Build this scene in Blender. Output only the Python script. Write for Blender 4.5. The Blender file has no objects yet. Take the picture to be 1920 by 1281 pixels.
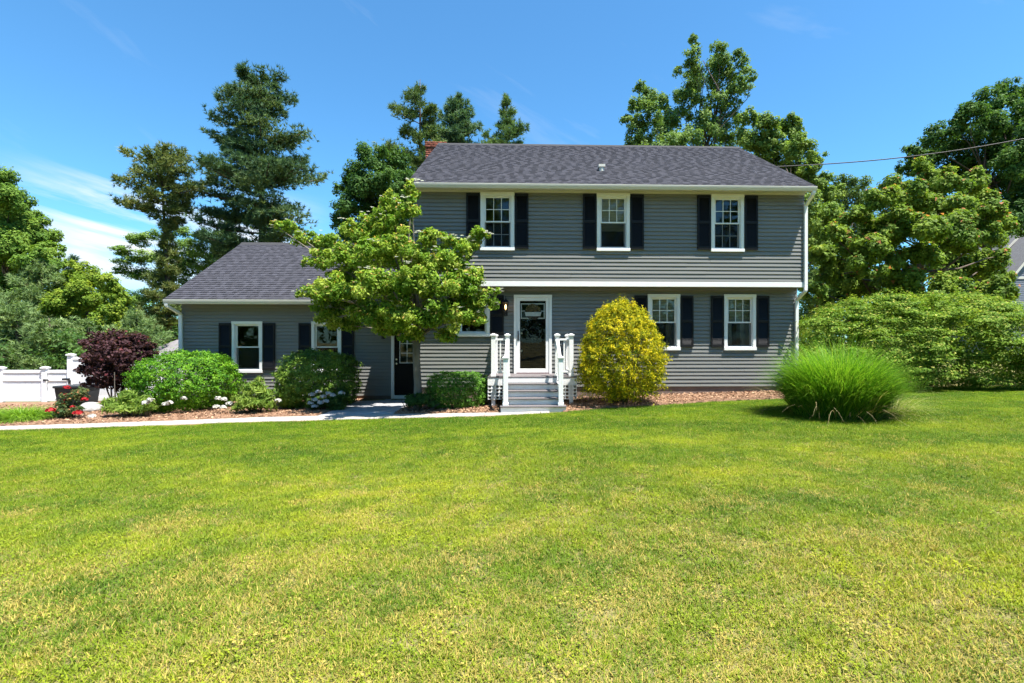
import bpy, bmesh, math, random
import numpy as np
from mathutils import Vector, Matrix

# ------------------------------------------------------------------ camera, sky, sun, exposure
scene = bpy.context.scene
COL = scene.collection
R = math.radians
random.seed(7)

YAW = R(1.77)
FPX, PX0, PY0 = 930.0, 1008.0, 640.5          # focal length and principal point (1920 px wide frame)
CAM = Vector((0.0, -13.3, 1.6))
cam_d = bpy.data.cameras.new('camera')
cam = bpy.data.objects.new('camera', cam_d)
COL.objects.link(cam)
cam.location = CAM
cam.rotation_euler = (R(90), 0, -YAW)
cam_d.sensor_width = 36.0
cam_d.lens = FPX / 1920 * 36.0
cam_d.shift_x = -(PX0 - 960) / 1920
cam_d.clip_start = 0.05
cam_d.clip_end = 3000
scene.camera = cam

SUNV = Vector((0.30, -0.2326, 1.0)).normalized()
SUN_EL = math.asin(SUNV.z)
SUN_AZ = math.atan2(SUNV.x, SUNV.y)

world = bpy.data.worlds.new('World')
scene.world = world
world.use_nodes = True
wn = world.node_tree
for n in list(wn.nodes):
    wn.nodes.remove(n)


def N(tree, typ, **kw):
    n = tree.nodes.new(typ)
    ins = kw.pop('ins', {})
    for k, v in kw.items():
        setattr(n, k, v)
    for k, v in ins.items():
        if isinstance(v, bpy.types.NodeSocket):
            tree.links.new(v, n.inputs[k])
        else:
            n.inputs[k].default_value = v
    return n


def ramp(tree, fac, stops):
    n = N(tree, 'ShaderNodeValToRGB', ins={0: fac})
    e = n.color_ramp.elements
    while len(e) < len(stops):
        e.new(0.5)
    for i, (p, c) in enumerate(stops):
        e[i].position = p
        e[i].color = (*c, 1) if len(c) == 3 else c
    return n.outputs[0]


def mth(tree, op, a, b=0.0, c=0.0, clamp=False):
    n = N(tree, 'ShaderNodeMath', operation=op, use_clamp=clamp)
    for i, v in enumerate((a, b, c)):
        if isinstance(v, bpy.types.NodeSocket):
            tree.links.new(v, n.inputs[i])
        else:
            n.inputs[i].default_value = v
    return n.outputs[0]


def mixc(tree, fac, a, b, blend='MIX'):
    n = N(tree, 'ShaderNodeMix', data_type='RGBA', blend_type=blend)
    for k, v in ((0, fac), (6, a), (7, b)):
        if isinstance(v, bpy.types.NodeSocket):
            tree.links.new(v, n.inputs[k])
        else:
            n.inputs[k].default_value = v if k == 0 else ((*v, 1) if len(v) == 3 else v)
    return n.outputs[2]


SKY_STRENGTH = 0.076
sky = N(wn, 'ShaderNodeTexSky', sky_type='NISHITA', sun_disc=False)
sky.sun_elevation = SUN_EL
sky.sun_rotation = SUN_AZ
sky.air_density = 1.0
sky.dust_density = 0.35
sky.ozone_density = 2.2
sky.altitude = 100
# thin cirrus low in the sky
tc = N(wn, 'ShaderNodeTexCoord')
sp = N(wn, 'ShaderNodeSeparateXYZ', ins={0: tc.outputs['Generated']})
az = mth(wn, 'ARCTAN2', sp.outputs[0], sp.outputs[1])
el = mth(wn, 'ARCSINE', sp.outputs[2])
slant = mth(wn, 'ADD', el, mth(wn, 'MULTIPLY', az, 0.22))
vec = N(wn, 'ShaderNodeCombineXYZ', ins={0: mth(wn, 'MULTIPLY', az, 2.2), 1: mth(wn, 'MULTIPLY', slant, 19.0), 2: 3.7})
cn = N(wn, 'ShaderNodeTexNoise', ins={'Vector': vec.outputs[0], 'Scale': 1.0, 'Detail': 7.0, 'Roughness': 0.6, 'Distortion': 0.35})
cw = ramp(wn, cn.outputs[0], [(0.42, (0, 0, 0)), (0.60, (1, 1, 1))])
band = ramp(wn, el, [(0.06, (0, 0, 0)), (0.12, (1, 1, 1)), (0.22, (1, 1, 1)), (0.265, (0, 0, 0))])
side = ramp(wn, mth(wn, 'ADD', az, 1.0), [(0.18, (0, 0, 0)), (0.3, (1, 1, 1)), (0.52, (1, 1, 1)), (0.64, (0, 0, 0))])
c1 = mth(wn, 'MULTIPLY', mth(wn, 'MULTIPLY', cw, band), side)
vec2 = N(wn, 'ShaderNodeCombineXYZ', ins={0: mth(wn, 'MULTIPLY', az, 2.6), 1: mth(wn, 'MULTIPLY', mth(wn, 'ADD', el, mth(wn, 'MULTIPLY', az, 0.5)), 9.0), 2: 1.3})
cn2 = N(wn, 'ShaderNodeTexNoise', ins={'Vector': vec2.outputs[0], 'Scale': 1.0, 'Detail': 6.0, 'Roughness': 0.55, 'Distortion': 0.4})
c2 = mth(wn, 'MULTIPLY', ramp(wn, cn2.outputs[0], [(0.60, (0, 0, 0)), (0.85, (1, 1, 1))]), 0.22)
cf = mth(wn, 'MAXIMUM', mth(wn, 'MULTIPLY', c1, 0.97), c2)
tint = mixc(wn, 1.0, sky.outputs[0], (0.53, 1.0, 1.2), 'MULTIPLY')
skyc = mixc(wn, cf, tint, (5.2, 5.4, 5.6))
bg = N(wn, 'ShaderNodeBackground', ins={0: skyc, 1: SKY_STRENGTH})
wo = N(wn, 'ShaderNodeOutputWorld', ins={0: bg.outputs[0]})

sun_d = bpy.data.lights.new('sun', 'SUN')
sun_d.energy = 5.0
sun_d.angle = R(0.53)
sun_d.color = (1.0, 0.955, 0.88)
sun = bpy.data.objects.new('sun', sun_d)
COL.objects.link(sun)
sun.rotation_euler = SUNV.to_track_quat('Z', 'Y').to_euler()
sun.location = (0, 0, 40)

vs = scene.view_settings
vs.view_transform = 'Standard'
vs.look = 'None'
vs.gamma = 1.0
vs.use_curve_mapping = False
vs.exposure = 1.5
try:
    scene.cycles.use_denoising = True
    scene.cycles.max_bounces = 5
    scene.cycles.diffuse_bounces = 2
    scene.cycles.transmission_bounces = 4
    scene.cycles.glossy_bounces = 2
    scene.cycles.adaptive_threshold = 0.02
    scene.cycles.transparent_max_bounces = 12
except Exception:
    pass


# ------------------------------------------------------------------ measuring helper
def spot(px, py, Y):
    """point on the vertical plane y = Y that the photograph shows at this pixel"""
    u = (px - PX0) / FPX
    t = (Y - CAM.y) / (math.cos(YAW) - u * math.sin(YAW))
    return Vector((t * (math.sin(YAW) + u * math.cos(YAW)), Y, CAM.z + t * (PY0 - py) / FPX))


def mpp(px, Y):
    u = (px - PX0) / FPX
    return (Y - CAM.y) / (math.cos(YAW) - u * math.sin(YAW)) / FPX


def ground(x, y):
    x = np.asarray(x, float)
    y = np.asarray(y, float)
    z = 0.315 * np.tanh(x / 9.0)
    und = 0.035 * np.sin(x * 0.55 + 0.8) * np.sin(y * 0.75 + 0.4) + 0.02 * np.sin(x * 1.3 + y * 0.9)
    w = np.clip((-2.6 - y) / 2.0, 0, 1)
    return z + und * w


def gz(x, y):
    return float(ground(x, y))


# ------------------------------------------------------------------ materials
MATS = {}


def new_mat(name):
    m = bpy.data.materials.new(name)
    m.use_nodes = True
    t = m.node_tree
    for n in list(t.nodes):
        t.nodes.remove(n)
    return m, t


def finish(t, shader, disp=None):
    o = N(t, 'ShaderNodeOutputMaterial', ins={0: shader})
    if disp is not None:
        t.links.new(disp, o.inputs[2])


def plain(name, col, rough=0.6, var=0.08, vscale=6.0, bump=0.0, bscale=60.0, metal=0.0, spec=0.4, stretch=(1, 1, 1), dirt=0.0):
    m, t = new_mat(name)
    g = N(t, 'ShaderNodeNewGeometry')
    mp = N(t, 'ShaderNodeMapping', ins={'Vector': g.outputs['Position'], 'Scale': stretch})
    n1 = N(t, 'ShaderNodeTexNoise', ins={'Vector': mp.outputs[0], 'Scale': vscale, 'Detail': 5.0, 'Roughness': 0.6})
    f = ramp(t, n1.outputs[0], [(0.3, (1 - var,) * 3), (0.7, (1 + var,) * 3)])
    c = mixc(t, 1.0, col, f, 'MULTIPLY')
    if dirt > 0:
        n3 = N(t, 'ShaderNodeTexNoise', ins={'Vector': mp.outputs[0], 'Scale': vscale * 0.35, 'Detail': 6.0, 'Roughness': 0.7})
        df = ramp(t, n3.outputs[0], [(0.5, (0, 0, 0)), (0.75, (dirt,) * 3)])
        c = mixc(t, df, c, (0.16, 0.14, 0.11))
    p = N(t, 'ShaderNodeBsdfPrincipled', ins={'Base Color': c, 'Roughness': rough, 'Metallic': metal, 'Specular IOR Level': spec})
    if bump > 0:
        n2 = N(t, 'ShaderNodeTexNoise', ins={'Vector': mp.outputs[0], 'Scale': bscale, 'Detail': 4.0})
        b = N(t, 'ShaderNodeBump', ins={'Strength': bump, 'Distance': 0.01, 'Height': n2.outputs[0]})
        t.links.new(b.outputs[0], p.inputs['Normal'])
    finish(t, p.outputs[0])
    return m


def leafmat(name, trans=0.36, rough=0.55, spec=0.07, ttint=(1.25, 1.3, 0.6), gain=1.5):
    m, t = new_mat(name)
    a0 = N(t, 'ShaderNodeAttribute', attribute_name='Col')
    ac = mixc(t, 1.0, a0.outputs[0], (gain, gain, gain), 'MULTIPLY')
    p = N(t, 'ShaderNodeBsdfPrincipled', ins={'Base Color': ac, 'Roughness': rough, 'Specular IOR Level': spec})
    tcx = mixc(t, 1.0, ac, ttint, 'MULTIPLY')
    tr = N(t, 'ShaderNodeBsdfTranslucent', ins={0: tcx})
    mx = N(t, 'ShaderNodeMixShader', ins={0: trans, 1: p.outputs[0], 2: tr.outputs[0]})
    finish(t, mx.outputs[0])
    return m


def attrmat(name, rough=0.85, spec=0.3, bump=0.0, bscale=200.0):
    m, t = new_mat(name)
    a = N(t, 'ShaderNodeAttribute', attribute_name='Col')
    g = N(t, 'ShaderNodeNewGeometry')
    n1 = N(t, 'ShaderNodeTexNoise', ins={'Vector': g.outputs['Position'], 'Scale': bscale, 'Detail': 3.0})
    f = ramp(t, n1.outputs[0], [(0.3, (0.7,) * 3), (0.7, (1.3,) * 3)])
    c = mixc(t, 1.0, a.outputs[0], f, 'MULTIPLY')
    p = N(t, 'ShaderNodeBsdfPrincipled', ins={'Base Color': c, 'Roughness': rough, 'Specular IOR Level': spec})
    if bump > 0:
        b = N(t, 'ShaderNodeBump', ins={'Strength': bump, 'Distance': 0.01, 'Height': n1.outputs[0]})
        t.links.new(b.outputs[0], p.inputs['Normal'])
    finish(t, p.outputs[0])
    return m


def glassmat(name, tint=(0.9, 0.93, 0.92), base=0.01):
    m, t = new_mat(name)
    lw = N(t, 'ShaderNodeLayerWeight', ins={0: 0.25})
    g = N(t, 'ShaderNodeNewGeometry')
    n1 = N(t, 'ShaderNodeTexNoise', ins={'Vector': g.outputs['Position'], 'Scale': 2.2, 'Detail': 1.0})
    b = N(t, 'ShaderNodeBump', ins={'Strength': 0.05, 'Distance': 0.05, 'Height': n1.outputs[0]})
    tr = N(t, 'ShaderNodeBsdfTransparent', ins={0: (*tint, 1)})
    gl = N(t, 'ShaderNodeBsdfGlossy', ins={0: (1, 1, 1, 1), 'Roughness': 0.02, 'Normal': b.outputs[0]})
    f = mth(t, 'MULTIPLY_ADD', lw.outputs['Fresnel'], 0.9, base, clamp=True)
    mx = N(t, 'ShaderNodeMixShader', ins={0: f, 1: tr.outputs[0], 2: gl.outputs[0]})
    finish(t, mx.outputs[0])
    return m


def screenmat(name):
    m, t = new_mat(name)
    tr = N(t, 'ShaderNodeBsdfTransparent', ins={0: (1, 1, 1, 1)})
    d = N(t, 'ShaderNodeBsdfDiffuse', ins={0: (0.02, 0.021, 0.023, 1)})
    mx = N(t, 'ShaderNodeMixShader', ins={0: 0.5, 1: tr.outputs[0], 2: d.outputs[0]})
    finish(t, mx.outputs[0])
    return m


def emitmat(name, col, s):
    m, t = new_mat(name)
    e = N(t, 'ShaderNodeEmission', ins={0: (*col, 1), 1: s})
    finish(t, e.outputs[0])
    return m


M = {
    'siding': plain('grey_vinyl_siding', (0.175, 0.177, 0.168), 0.5, 0.05, 1.2, 0.12, 40, stretch=(0.25, 1, 6), dirt=0.06),
    'white': plain('white_vinyl', (0.78, 0.78, 0.76), 0.4, 0.03, 3, dirt=0.05),
    'cream': plain('aluminium_trim', (0.56, 0.55, 0.50), 0.4, 0.04, 2, dirt=0.08),
    'paint': plain('white_step_paint', (0.76, 0.76, 0.75), 0.5, 0.05, 5, 0.1, 30, dirt=0.16),
    'tread': plain('grey_composite_tread', (0.13, 0.115, 0.118), 0.6, 0.08, 5, 0.1, 40),
    'shutter': plain('black_shutter_plastic', (0.011, 0.011, 0.0125), 0.5, 0.1, 4, spec=0.22),
    'blackdoor': plain('black_door_paint', (0.006, 0.006, 0.007), 0.5, 0.1, 3, spec=0.12),
    'metal': plain('black_hardware', (0.015, 0.015, 0.017), 0.4, 0.1, 8),
    'steel': plain('brushed_steel', (0.5, 0.5, 0.5), 0.3, 0.05, 8, metal=0.9),
    'maroon': plain('maroon_door_sill', (0.10, 0.045, 0.055), 0.6, 0.15, 9),
    'found': plain('concrete_foundation', (0.17, 0.125, 0.105), 0.9, 0.2, 3, 0.4, 50, dirt=0.3),
    'inside': plain('interior_paint', (0.16, 0.15, 0.14), 0.9, 0.05),
    'floor': plain('interior_floor', (0.10, 0.065, 0.04), 0.6, 0.2),
    'curtain': plain('curtain_cloth', (0.55, 0.50, 0.44), 0.9, 0.06, 10),
    'blind': plain('window_blind', (0.62, 0.60, 0.55), 0.7, 0.04),
    'glass': glassmat('window_glass'),
    'doorglass': glassmat('storm_door_glass', (0.92, 0.93, 0.93), -0.006),
    'screen': screenmat('insect_screen'),
    'roofbase': plain('roof_underlay', (0.03, 0.03, 0.033), 0.9),
    'shingle': attrmat('asphalt_shingle', 0.9, 0.25, 0.35, 260),
    'concrete': plain('pale_concrete', (0.36, 0.325, 0.29), 0.9, 0.14, 1.6, 0.35, 80, dirt=0.25),
    'paver': plain('grey_paver', (0.26, 0.26, 0.27), 0.9, 0.2, 4, 0.4, 60, dirt=0.2),
    'brickm': attrmat('chimney_brick', 0.9, 0.2, 0.3, 80),
    'mortar': plain('mortar', (0.30, 0.28, 0.26), 0.95, 0.1, 20, 0.3),
    'mulch': plain('bark_mulch_soil', (0.20, 0.115, 0.07), 0.95, 0.35, 14, 0.9, 50),
    'chip': attrmat('bark_chip', 0.95, 0.1),
    'leaf': leafmat('leaf'),
    'leafgloss': leafmat('glossy_leaf', 0.20, 0.45, 0.12, gain=1.75),
    'needle': leafmat('needle', 0.25, 0.55, 0.10, gain=2.15),
    'blade': leafmat('grass_blade_tall', 0.42, 0.5, 0.12, gain=1.45),
    'petal': leafmat('petal', 0.3, 0.6, 0.2, (1, 1, 1), gain=0.85),
    'bark': plain('tree_bark', (0.085, 0.065, 0.05), 0.95, 0.35, 6, 0.9, 25, stretch=(1, 1, 0.25)),
    'barkgrey': plain('grey_bark', (0.17, 0.145, 0.12), 0.95, 0.3, 8, 0.8, 30, stretch=(1, 1, 0.3)),
    'fence': plain('fence_vinyl', (0.80, 0.80, 0.82), 0.45, 0.03, 2, dirt=0.04),
    'nsiding': plain('blue_grey_siding', (0.16, 0.18, 0.225), 0.6, 0.05, 2),
    'nroof': plain('neighbour_shingle', (0.13, 0.13, 0.14), 0.9, 0.2, 10, 0.4, 60),
    'bin': plain('dark_plastic', (0.02, 0.024, 0.028), 0.5, 0.1),
    'rock': plain('pale_stand_in', (0.28, 0.27, 0.26), 0.9, 0.15, 6, 0.6, 20),
    'wood': plain('weathered_wood', (0.09, 0.06, 0.045), 0.9, 0.3, 8, 0.4, 40, stretch=(1, 1, 0.2)),
    'tan': plain('dried_flower', (0.24, 0.15, 0.06), 0.9, 0.4, 60, 0.5, 90),
    'amber': glassmat('amber_lamp_glass', (0.85, 0.62, 0.45), 0.12),
    'bulb': emitmat('lamp_bulb', (1.0, 0.72, 0.42), 5.0),
    'cable': plain('cable_sheath', (0.02, 0.02, 0.02), 0.6, 0.1),
    'sign': plain('sign_white', (0.82, 0.82, 0.82), 0.6, 0.1, 12, dirt=0.2),
    'numeral': plain('dull_numeral', (0.05, 0.05, 0.048), 0.5, 0.1),
}

# ------------------------------------------------------------------ object helpers
ORG = {}


def tag(o, label=None, cat=None, group=None, kind=None):
    if label:
        o['label'] = label
    if cat:
        o['category'] = cat
    if group:
        o['group'] = group
    if kind:
        o['kind'] = kind
    return o


def thing(name, label, cat, loc, group=None):
    o = bpy.data.objects.new(name, None)
    o.empty_display_size = 0.2
    COL.objects.link(o)
    o.location = loc
    ORG[o] = Vector(loc)
    return tag(o, label, cat, group)


def link(name, me, parent=None, loc=None):
    o = bpy.data.objects.new(name, me)
    COL.objects.link(o)
    if parent is not None:
        o.parent = parent
        ORG[o] = ORG[parent]
    else:
        o.location = loc if loc is not None else (0, 0, 0)
        ORG[o] = Vector(o.location)
    return o


def base_of(parent, loc):
    if parent is not None:
        return ORG[parent]
    return Vector(loc) if loc is not None else Vector((0, 0, 0))


class MB:
    """collects boxes, prisms and tubes in world coordinates, built as one mesh"""

    def __init__(self):
        self.v = []
        self.f = []

    def add(self, vs_, fs_):
        b = len(self.v)
        self.v.extend([tuple(p) for p in vs_])
        self.f.extend([tuple(i + b for i in f) for f in fs_])
        return self

    def box(self, x0, x1, y0, y1, z0, z1):
        x0, x1 = min(x0, x1), max(x0, x1)
        y0, y1 = min(y0, y1), max(y0, y1)
        z0, z1 = min(z0, z1), max(z0, z1)
        return self.add([(x0, y0, z0), (x1, y0, z0), (x1, y1, z0), (x0, y1, z0), (x0, y0, z1), (x1, y0, z1), (x1, y1, z1), (x0, y1, z1)],
                        [(0, 3, 2, 1), (4, 5, 6, 7), (0, 1, 5, 4), (1, 2, 6, 5), (2, 3, 7, 6), (3, 0, 4, 7)])

    def prism_x(self, prof, x0, x1):
        """profile [(y,z)...] extruded along x"""
        n = len(prof)
        v = [(x0, y, z) for y, z in prof] + [(x1, y, z) for y, z in prof]
        f = [tuple(range(n))[::-1], tuple(range(n, 2 * n))] + [(i, (i + 1) % n, n + (i + 1) % n, n + i) for i in range(n)]
        return self.add(v, f)

    def prism_y(self, prof, y0, y1):
        n = len(prof)
        v = [(x, y0, z) for x, z in prof] + [(x, y1, z) for x, z in prof]
        f = [tuple(range(n)), tuple(range(n, 2 * n))[::-1]] + [((i + 1) % n, i, n + i, n + (i + 1) % n) for i in range(n)]
        return self.add(v, f)

    def prism_z(self, prof, z0, z1):
        n = len(prof)
        v = [(x, y, z0) for x, y in prof] + [(x, y, z1) for x, y in prof]
        f = [tuple(range(n))[::-1], tuple(range(n, 2 * n))] + [(i, (i + 1) % n, n + (i + 1) % n, n + i) for i in range(n)]
        return self.add(v, f)

    def beam(self, a, b, w, h):
        """square bar from a to b"""
        a, b = Vector(a), Vector(b)
        d = (b - a).normalized()
        up = Vector((0, 0, 1)) if abs(d.z) < 0.95 else Vector((0, 1, 0))
        s = d.cross(up).normalized() * (w / 2)
        u = s.cross(d).normalized() * (h / 2)
        v = [a - s - u, a + s - u, a + s + u, a - s + u, b - s - u, b + s - u, b + s + u, b - s + u]
        return self.add(v, [(0, 3, 2, 1), (4, 5, 6, 7), (0, 1, 5, 4), (1, 2, 6, 5), (2, 3, 7, 6), (3, 0, 4, 7)])

    def tube(self, pts, rads, n=8):
        pts = [Vector(p) for p in pts]
        vs_, fs_ = [], []
        for i, p in enumerate(pts):
            d = (pts[min(i + 1, len(pts) - 1)] - pts[max(i - 1, 0)]).normalized()
            up = Vector((0, 0, 1)) if abs(d.z) < 0.9 else Vector((1, 0, 0))
            s = d.cross(up).normalized()
            u = s.cross(d).normalized()
            for k in range(n):
                a = 2 * math.pi * k / n
                vs_.append(p + (s * math.cos(a) + u * math.sin(a)) * rads[i])
        for i in range(len(pts) - 1):
            for k in range(n):
                fs_.append((i * n + k, i * n + (k + 1) % n, (i + 1) * n + (k + 1) % n, (i + 1) * n + k))
        fs_.append(tuple(range(n))[::-1])
        fs_.append(tuple((len(pts) - 1) * n + k for k in range(n)))
        return self.add(vs_, fs_)

    def lathe(self, c, prof, n=16):
        vs_, fs_ = [], []
        for r, z in prof:
            for k in range(n):
                a = 2 * math.pi * k / n
                vs_.append((c[0] + r * math.cos(a), c[1] + r * math.sin(a), c[2] + z))
        for i in range(len(prof) - 1):
            for k in range(n):
                fs_.append((i * n + k, i * n + (k + 1) % n, (i + 1) * n + (k + 1) % n, (i + 1) * n + k))
        return self.add(vs_, fs_)

    def build(self, name, mat, parent=None, loc=None, smooth=False, bevel=0.0):
        og = base_of(parent, loc)
        me = bpy.data.meshes.new(name)
        me.from_pydata([(p[0] - og.x, p[1] - og.y, p[2] - og.z) for p in self.v], [], self.f)
        bm = bmesh.new()
        bm.from_mesh(me)
        bmesh.ops.recalc_face_normals(bm, faces=bm.faces)
        bm.to_mesh(me)
        bm.free()
        me.materials.append(mat)
        if smooth:
            me.polygons.foreach_set('use_smooth', [True] * len(me.polygons))
        o = link(name, me, parent, loc)
        if bevel > 0:
            b = o.modifiers.new('bevel', 'BEVEL')
            b.width = bevel
            b.segments = 2
            b.limit_method = 'ANGLE'
        return o


def np_mesh(name, V, F, mat, cols=None, parent=None, loc=None, smooth=False):
    """V (n,3) world coordinates, F (m,k) faces of equal size, cols (n,3) linear colours per vertex"""
    og = base_of(parent, loc)
    V = np.asarray(V, np.float32) - np.array(og, np.float32)
    F = np.asarray(F, np.int32)
    m, k = F.shape
    me = bpy.data.meshes.new(name)
    me.vertices.add(len(V))
    me.vertices.foreach_set('co', V.ravel())
    me.loops.add(m * k)
    me.loops.foreach_set('vertex_index', F.ravel())
    me.polygons.add(m)
    me.polygons.foreach_set('loop_start', np.arange(0, m * k, k, dtype=np.int32))
    me.polygons.foreach_set('loop_total', np.full(m, k, np.int32))
    me.update(calc_edges=True)
    if cols is not None:
        a = me.color_attributes.new('Col', 'FLOAT_COLOR', 'POINT')
        c4 = np.ones((len(V), 4), np.float32)
        c4[:, :3] = cols
        a.data.foreach_set('color', c4.ravel())
    me.materials.append(mat)
    if smooth:
        me.polygons.foreach_set('use_smooth', np.ones(m, bool))
    return link(name, me, parent, loc)


# ------------------------------------------------------------------ foliage helpers
def unit(v):
    return v / np.maximum(np.linalg.norm(v, axis=1, keepdims=True), 1e-9)


def rdir(rng, n):
    return unit(rng.normal(size=(n, 3)))


def leaf_arrays(rng, P, Nrm, L, W, fold=0.25, droop=0.0, axis=None):
    """two-triangle folded leaves: base, left, tip, right"""
    n = len(P)
    Nrm = unit(Nrm)
    if axis is None:
        axis = rdir(rng, n)
    d = axis - Nrm * np.sum(axis * Nrm, axis=1, keepdims=True)
    d = unit(d)
    d[:, 2] -= droop
    d = unit(d)
    s = unit(np.cross(d, Nrm))
    Nn = np.cross(s, d)
    L = L[:, None]
    W = W[:, None]
    b = P - d * L * 0.5
    tip = P + d * L * 0.5
    mid = P - d * L * 0.08
    l = mid + s * W * 0.5 + Nn * W * fold
    r = mid - s * W * 0.5 + Nn * W * fold
    V = np.stack([b, r, tip, l], 1).reshape(-1, 3)
    i = np.arange(n)[:, None] * 4
    F = np.concatenate([i + np.array([[0, 1, 2]]), i + np.array([[0, 2, 3]])], 0)
    return V, F


def leaf_tris(rng, P, Nrm, L, W, droop=0.0):
    """single-triangle leaves for far crowns"""
    n = len(P)
    Nrm = unit(Nrm)
    d = rdir(rng, n)
    d = unit(d - Nrm * np.sum(d * Nrm, axis=1, keepdims=True))
    d[:, 2] -= droop
    d = unit(d)
    sd = unit(np.cross(d, Nrm))
    b = P - d * L[:, None] * 0.45
    V = np.stack([b - sd * W[:, None] * 0.5, b + sd * W[:, None] * 0.5, P + d * L[:, None] * 0.55], 1).reshape(-1, 3)
    return V, np.arange(n * 3).reshape(-1, 3)


def puffs_of(rng, clumps, per=10, pr=(0.3, 0.5), low=-0.5):
    """smaller balls of foliage sitting in the outer part of each clump"""
    out = []
    for (c, r) in clumps:
        c = np.array(c)
        r = np.array(r)
        for _ in range(per):
            d = rdir(rng, 1)[0]
            while d[2] < low and rng.random() < 0.8:
                d = rdir(rng, 1)[0]
            q = rng.uniform(0.45, 0.92)
            s = rng.uniform(*pr)
            out.append((c + d * r * q, r * s, c))
    return out


def palette(rng, n, pal, key, jit=0.18):
    """colour per item: key 0..1 picks along the palette"""
    pal = np.array(pal, float)
    k = np.clip(key, 0, 0.9999) * (len(pal) - 1)
    i = k.astype(int)
    f = (k - i)[:, None]
    c = pal[i] * (1 - f) + pal[i + 1] * f
    return c * rng.uniform(1 - jit, 1 + jit, (n, 1))


def leafy(rng, clumps, n, L, W, pal, per=10, pr=(0.3, 0.5), up=0.5, flat=0.75, fold=0.22, droop=0.1, jit=0.2, low=-0.5, tips=None, keybias=0.0, rnd=0.55, tri=False, core=0.85):
    pf = puffs_of(rng, clumps, per, pr, low)
    pf += [(np.array(c), np.array(r) * core, np.array(c)) for c, r in clumps] if core > 0 else []
    wts = np.array([np.prod(p[1]) ** (2 / 3) for p in pf])
    idx = rng.choice(len(pf), n, p=wts / wts.sum())
    C = np.array([p[0] for p in pf])[idx]
    Rr = np.array([p[1] for p in pf])[idx]
    CC = np.array([p[2] for p in pf])[idx]
    d = rdir(rng, n)
    q = rng.random(n) ** 0.45
    q = np.where(rng.random(n) < 0.14, q * rng.uniform(1.0, 1.45, n), q)
    off = d * Rr * q[:, None]
    off[:, 2] *= flat
    P = C + off
    out = unit(P - CC)
    nr = d * 0.45 + out * 0.35 + np.array([0, 0, up]) + rdir(rng, n) * rnd
    Ls = L * rng.uniform(0.65, 1.3, n)
    if tri:
        V, F = leaf_tris(rng, P, nr, Ls, Ls * (W / L), droop)
    else:
        V, F = leaf_arrays(rng, P, nr, Ls, Ls * (W / L), fold, droop)
    pk = rng.random(len(pf))[idx]
    key = np.clip(0.55 * pk + 0.45 * rng.random(n) + keybias, 0, 1)
    cols = palette(rng, n, pal, key, jit)
    if tips is not None:
        tcol, frac = tips
        m = (q > 0.8) & (rng.random(n) < frac) & (d[:, 2] > -0.1)
        cols[m] = np.array(tcol) * rng.uniform(0.8, 1.2, (m.sum(), 1))
    return V, F, np.repeat(cols, 3 if tri else 4, axis=0)


def px_clumps(lst, Y, spread=1.0, squash=1.0, rng=None, deep=0.9, tall=1.0):
    """ellipsoids of foliage from their place in the photograph: (px, py, rpx[, rpy[, dy]])"""
    out = []
    for c in lst:
        px, py, r = c[:3]
        ry = c[3] * tall if len(c) > 3 and c[3] else r * squash
        dy = c[4] if len(c) > 4 else (rng.uniform(-spread, spread) if rng is not None else 0)
        p = spot(px, py, Y + dy)
        k = mpp(px, Y + dy)
        out.append((tuple(p), (r * k, r * k * deep, ry * k)))
    return out


def limbs(mb, rng, base, top, r0, targets, n=6, split=(0.25, 0.8), taper=0.25, wob=0.02):
    """tapered trunk with limbs reaching to each target"""
    base, top = Vector(base), Vector(top)
    H = (top - base).length
    pts, rad = [], []
    seg = 9
    for i in range(seg + 1):
        f = i / seg
        p = base.lerp(top, f)
        if 0 < i:
            p = p + Vector((rng.normal() * H * wob, rng.normal() * H * wob, 0))
        pts.append(p)
        rad.append(r0 * (1 - f) ** 0.8 * (1 - taper * 0.3) + r0 * 0.08 if f > 0 else r0 * 1.35)
    mb.tube(pts, rad, n)
    for t in targets:
        t = Vector(t)
        hf = min(max(((t.z - base.z) / max(H, .1)) - rng.uniform(0.12, 0.3), split[0]), split[1])
        s = pts[min(int(hf * seg), seg - 1)].lerp(pts[min(int(hf * seg) + 1, seg)], hf * seg % 1)
        rr = r0 * (1 - hf) * 0.5 + r0 * 0.06
        m1 = s.lerp(t, 0.4) + Vector((rng.normal(), rng.normal(), 0)) * 0.05 * (t - s).length - Vector((0, 0, 1)) * 0.04 * (t - s).length
        m2 = s.lerp(t, 0.72) + Vector((rng.normal(), rng.normal(), rng.normal())) * 0.05 * (t - s).length
        mb.tube([s, m1, m2, t], [rr, rr * 0.65, rr * 0.4, rr * 0.12], max(4, n - 2))


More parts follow.
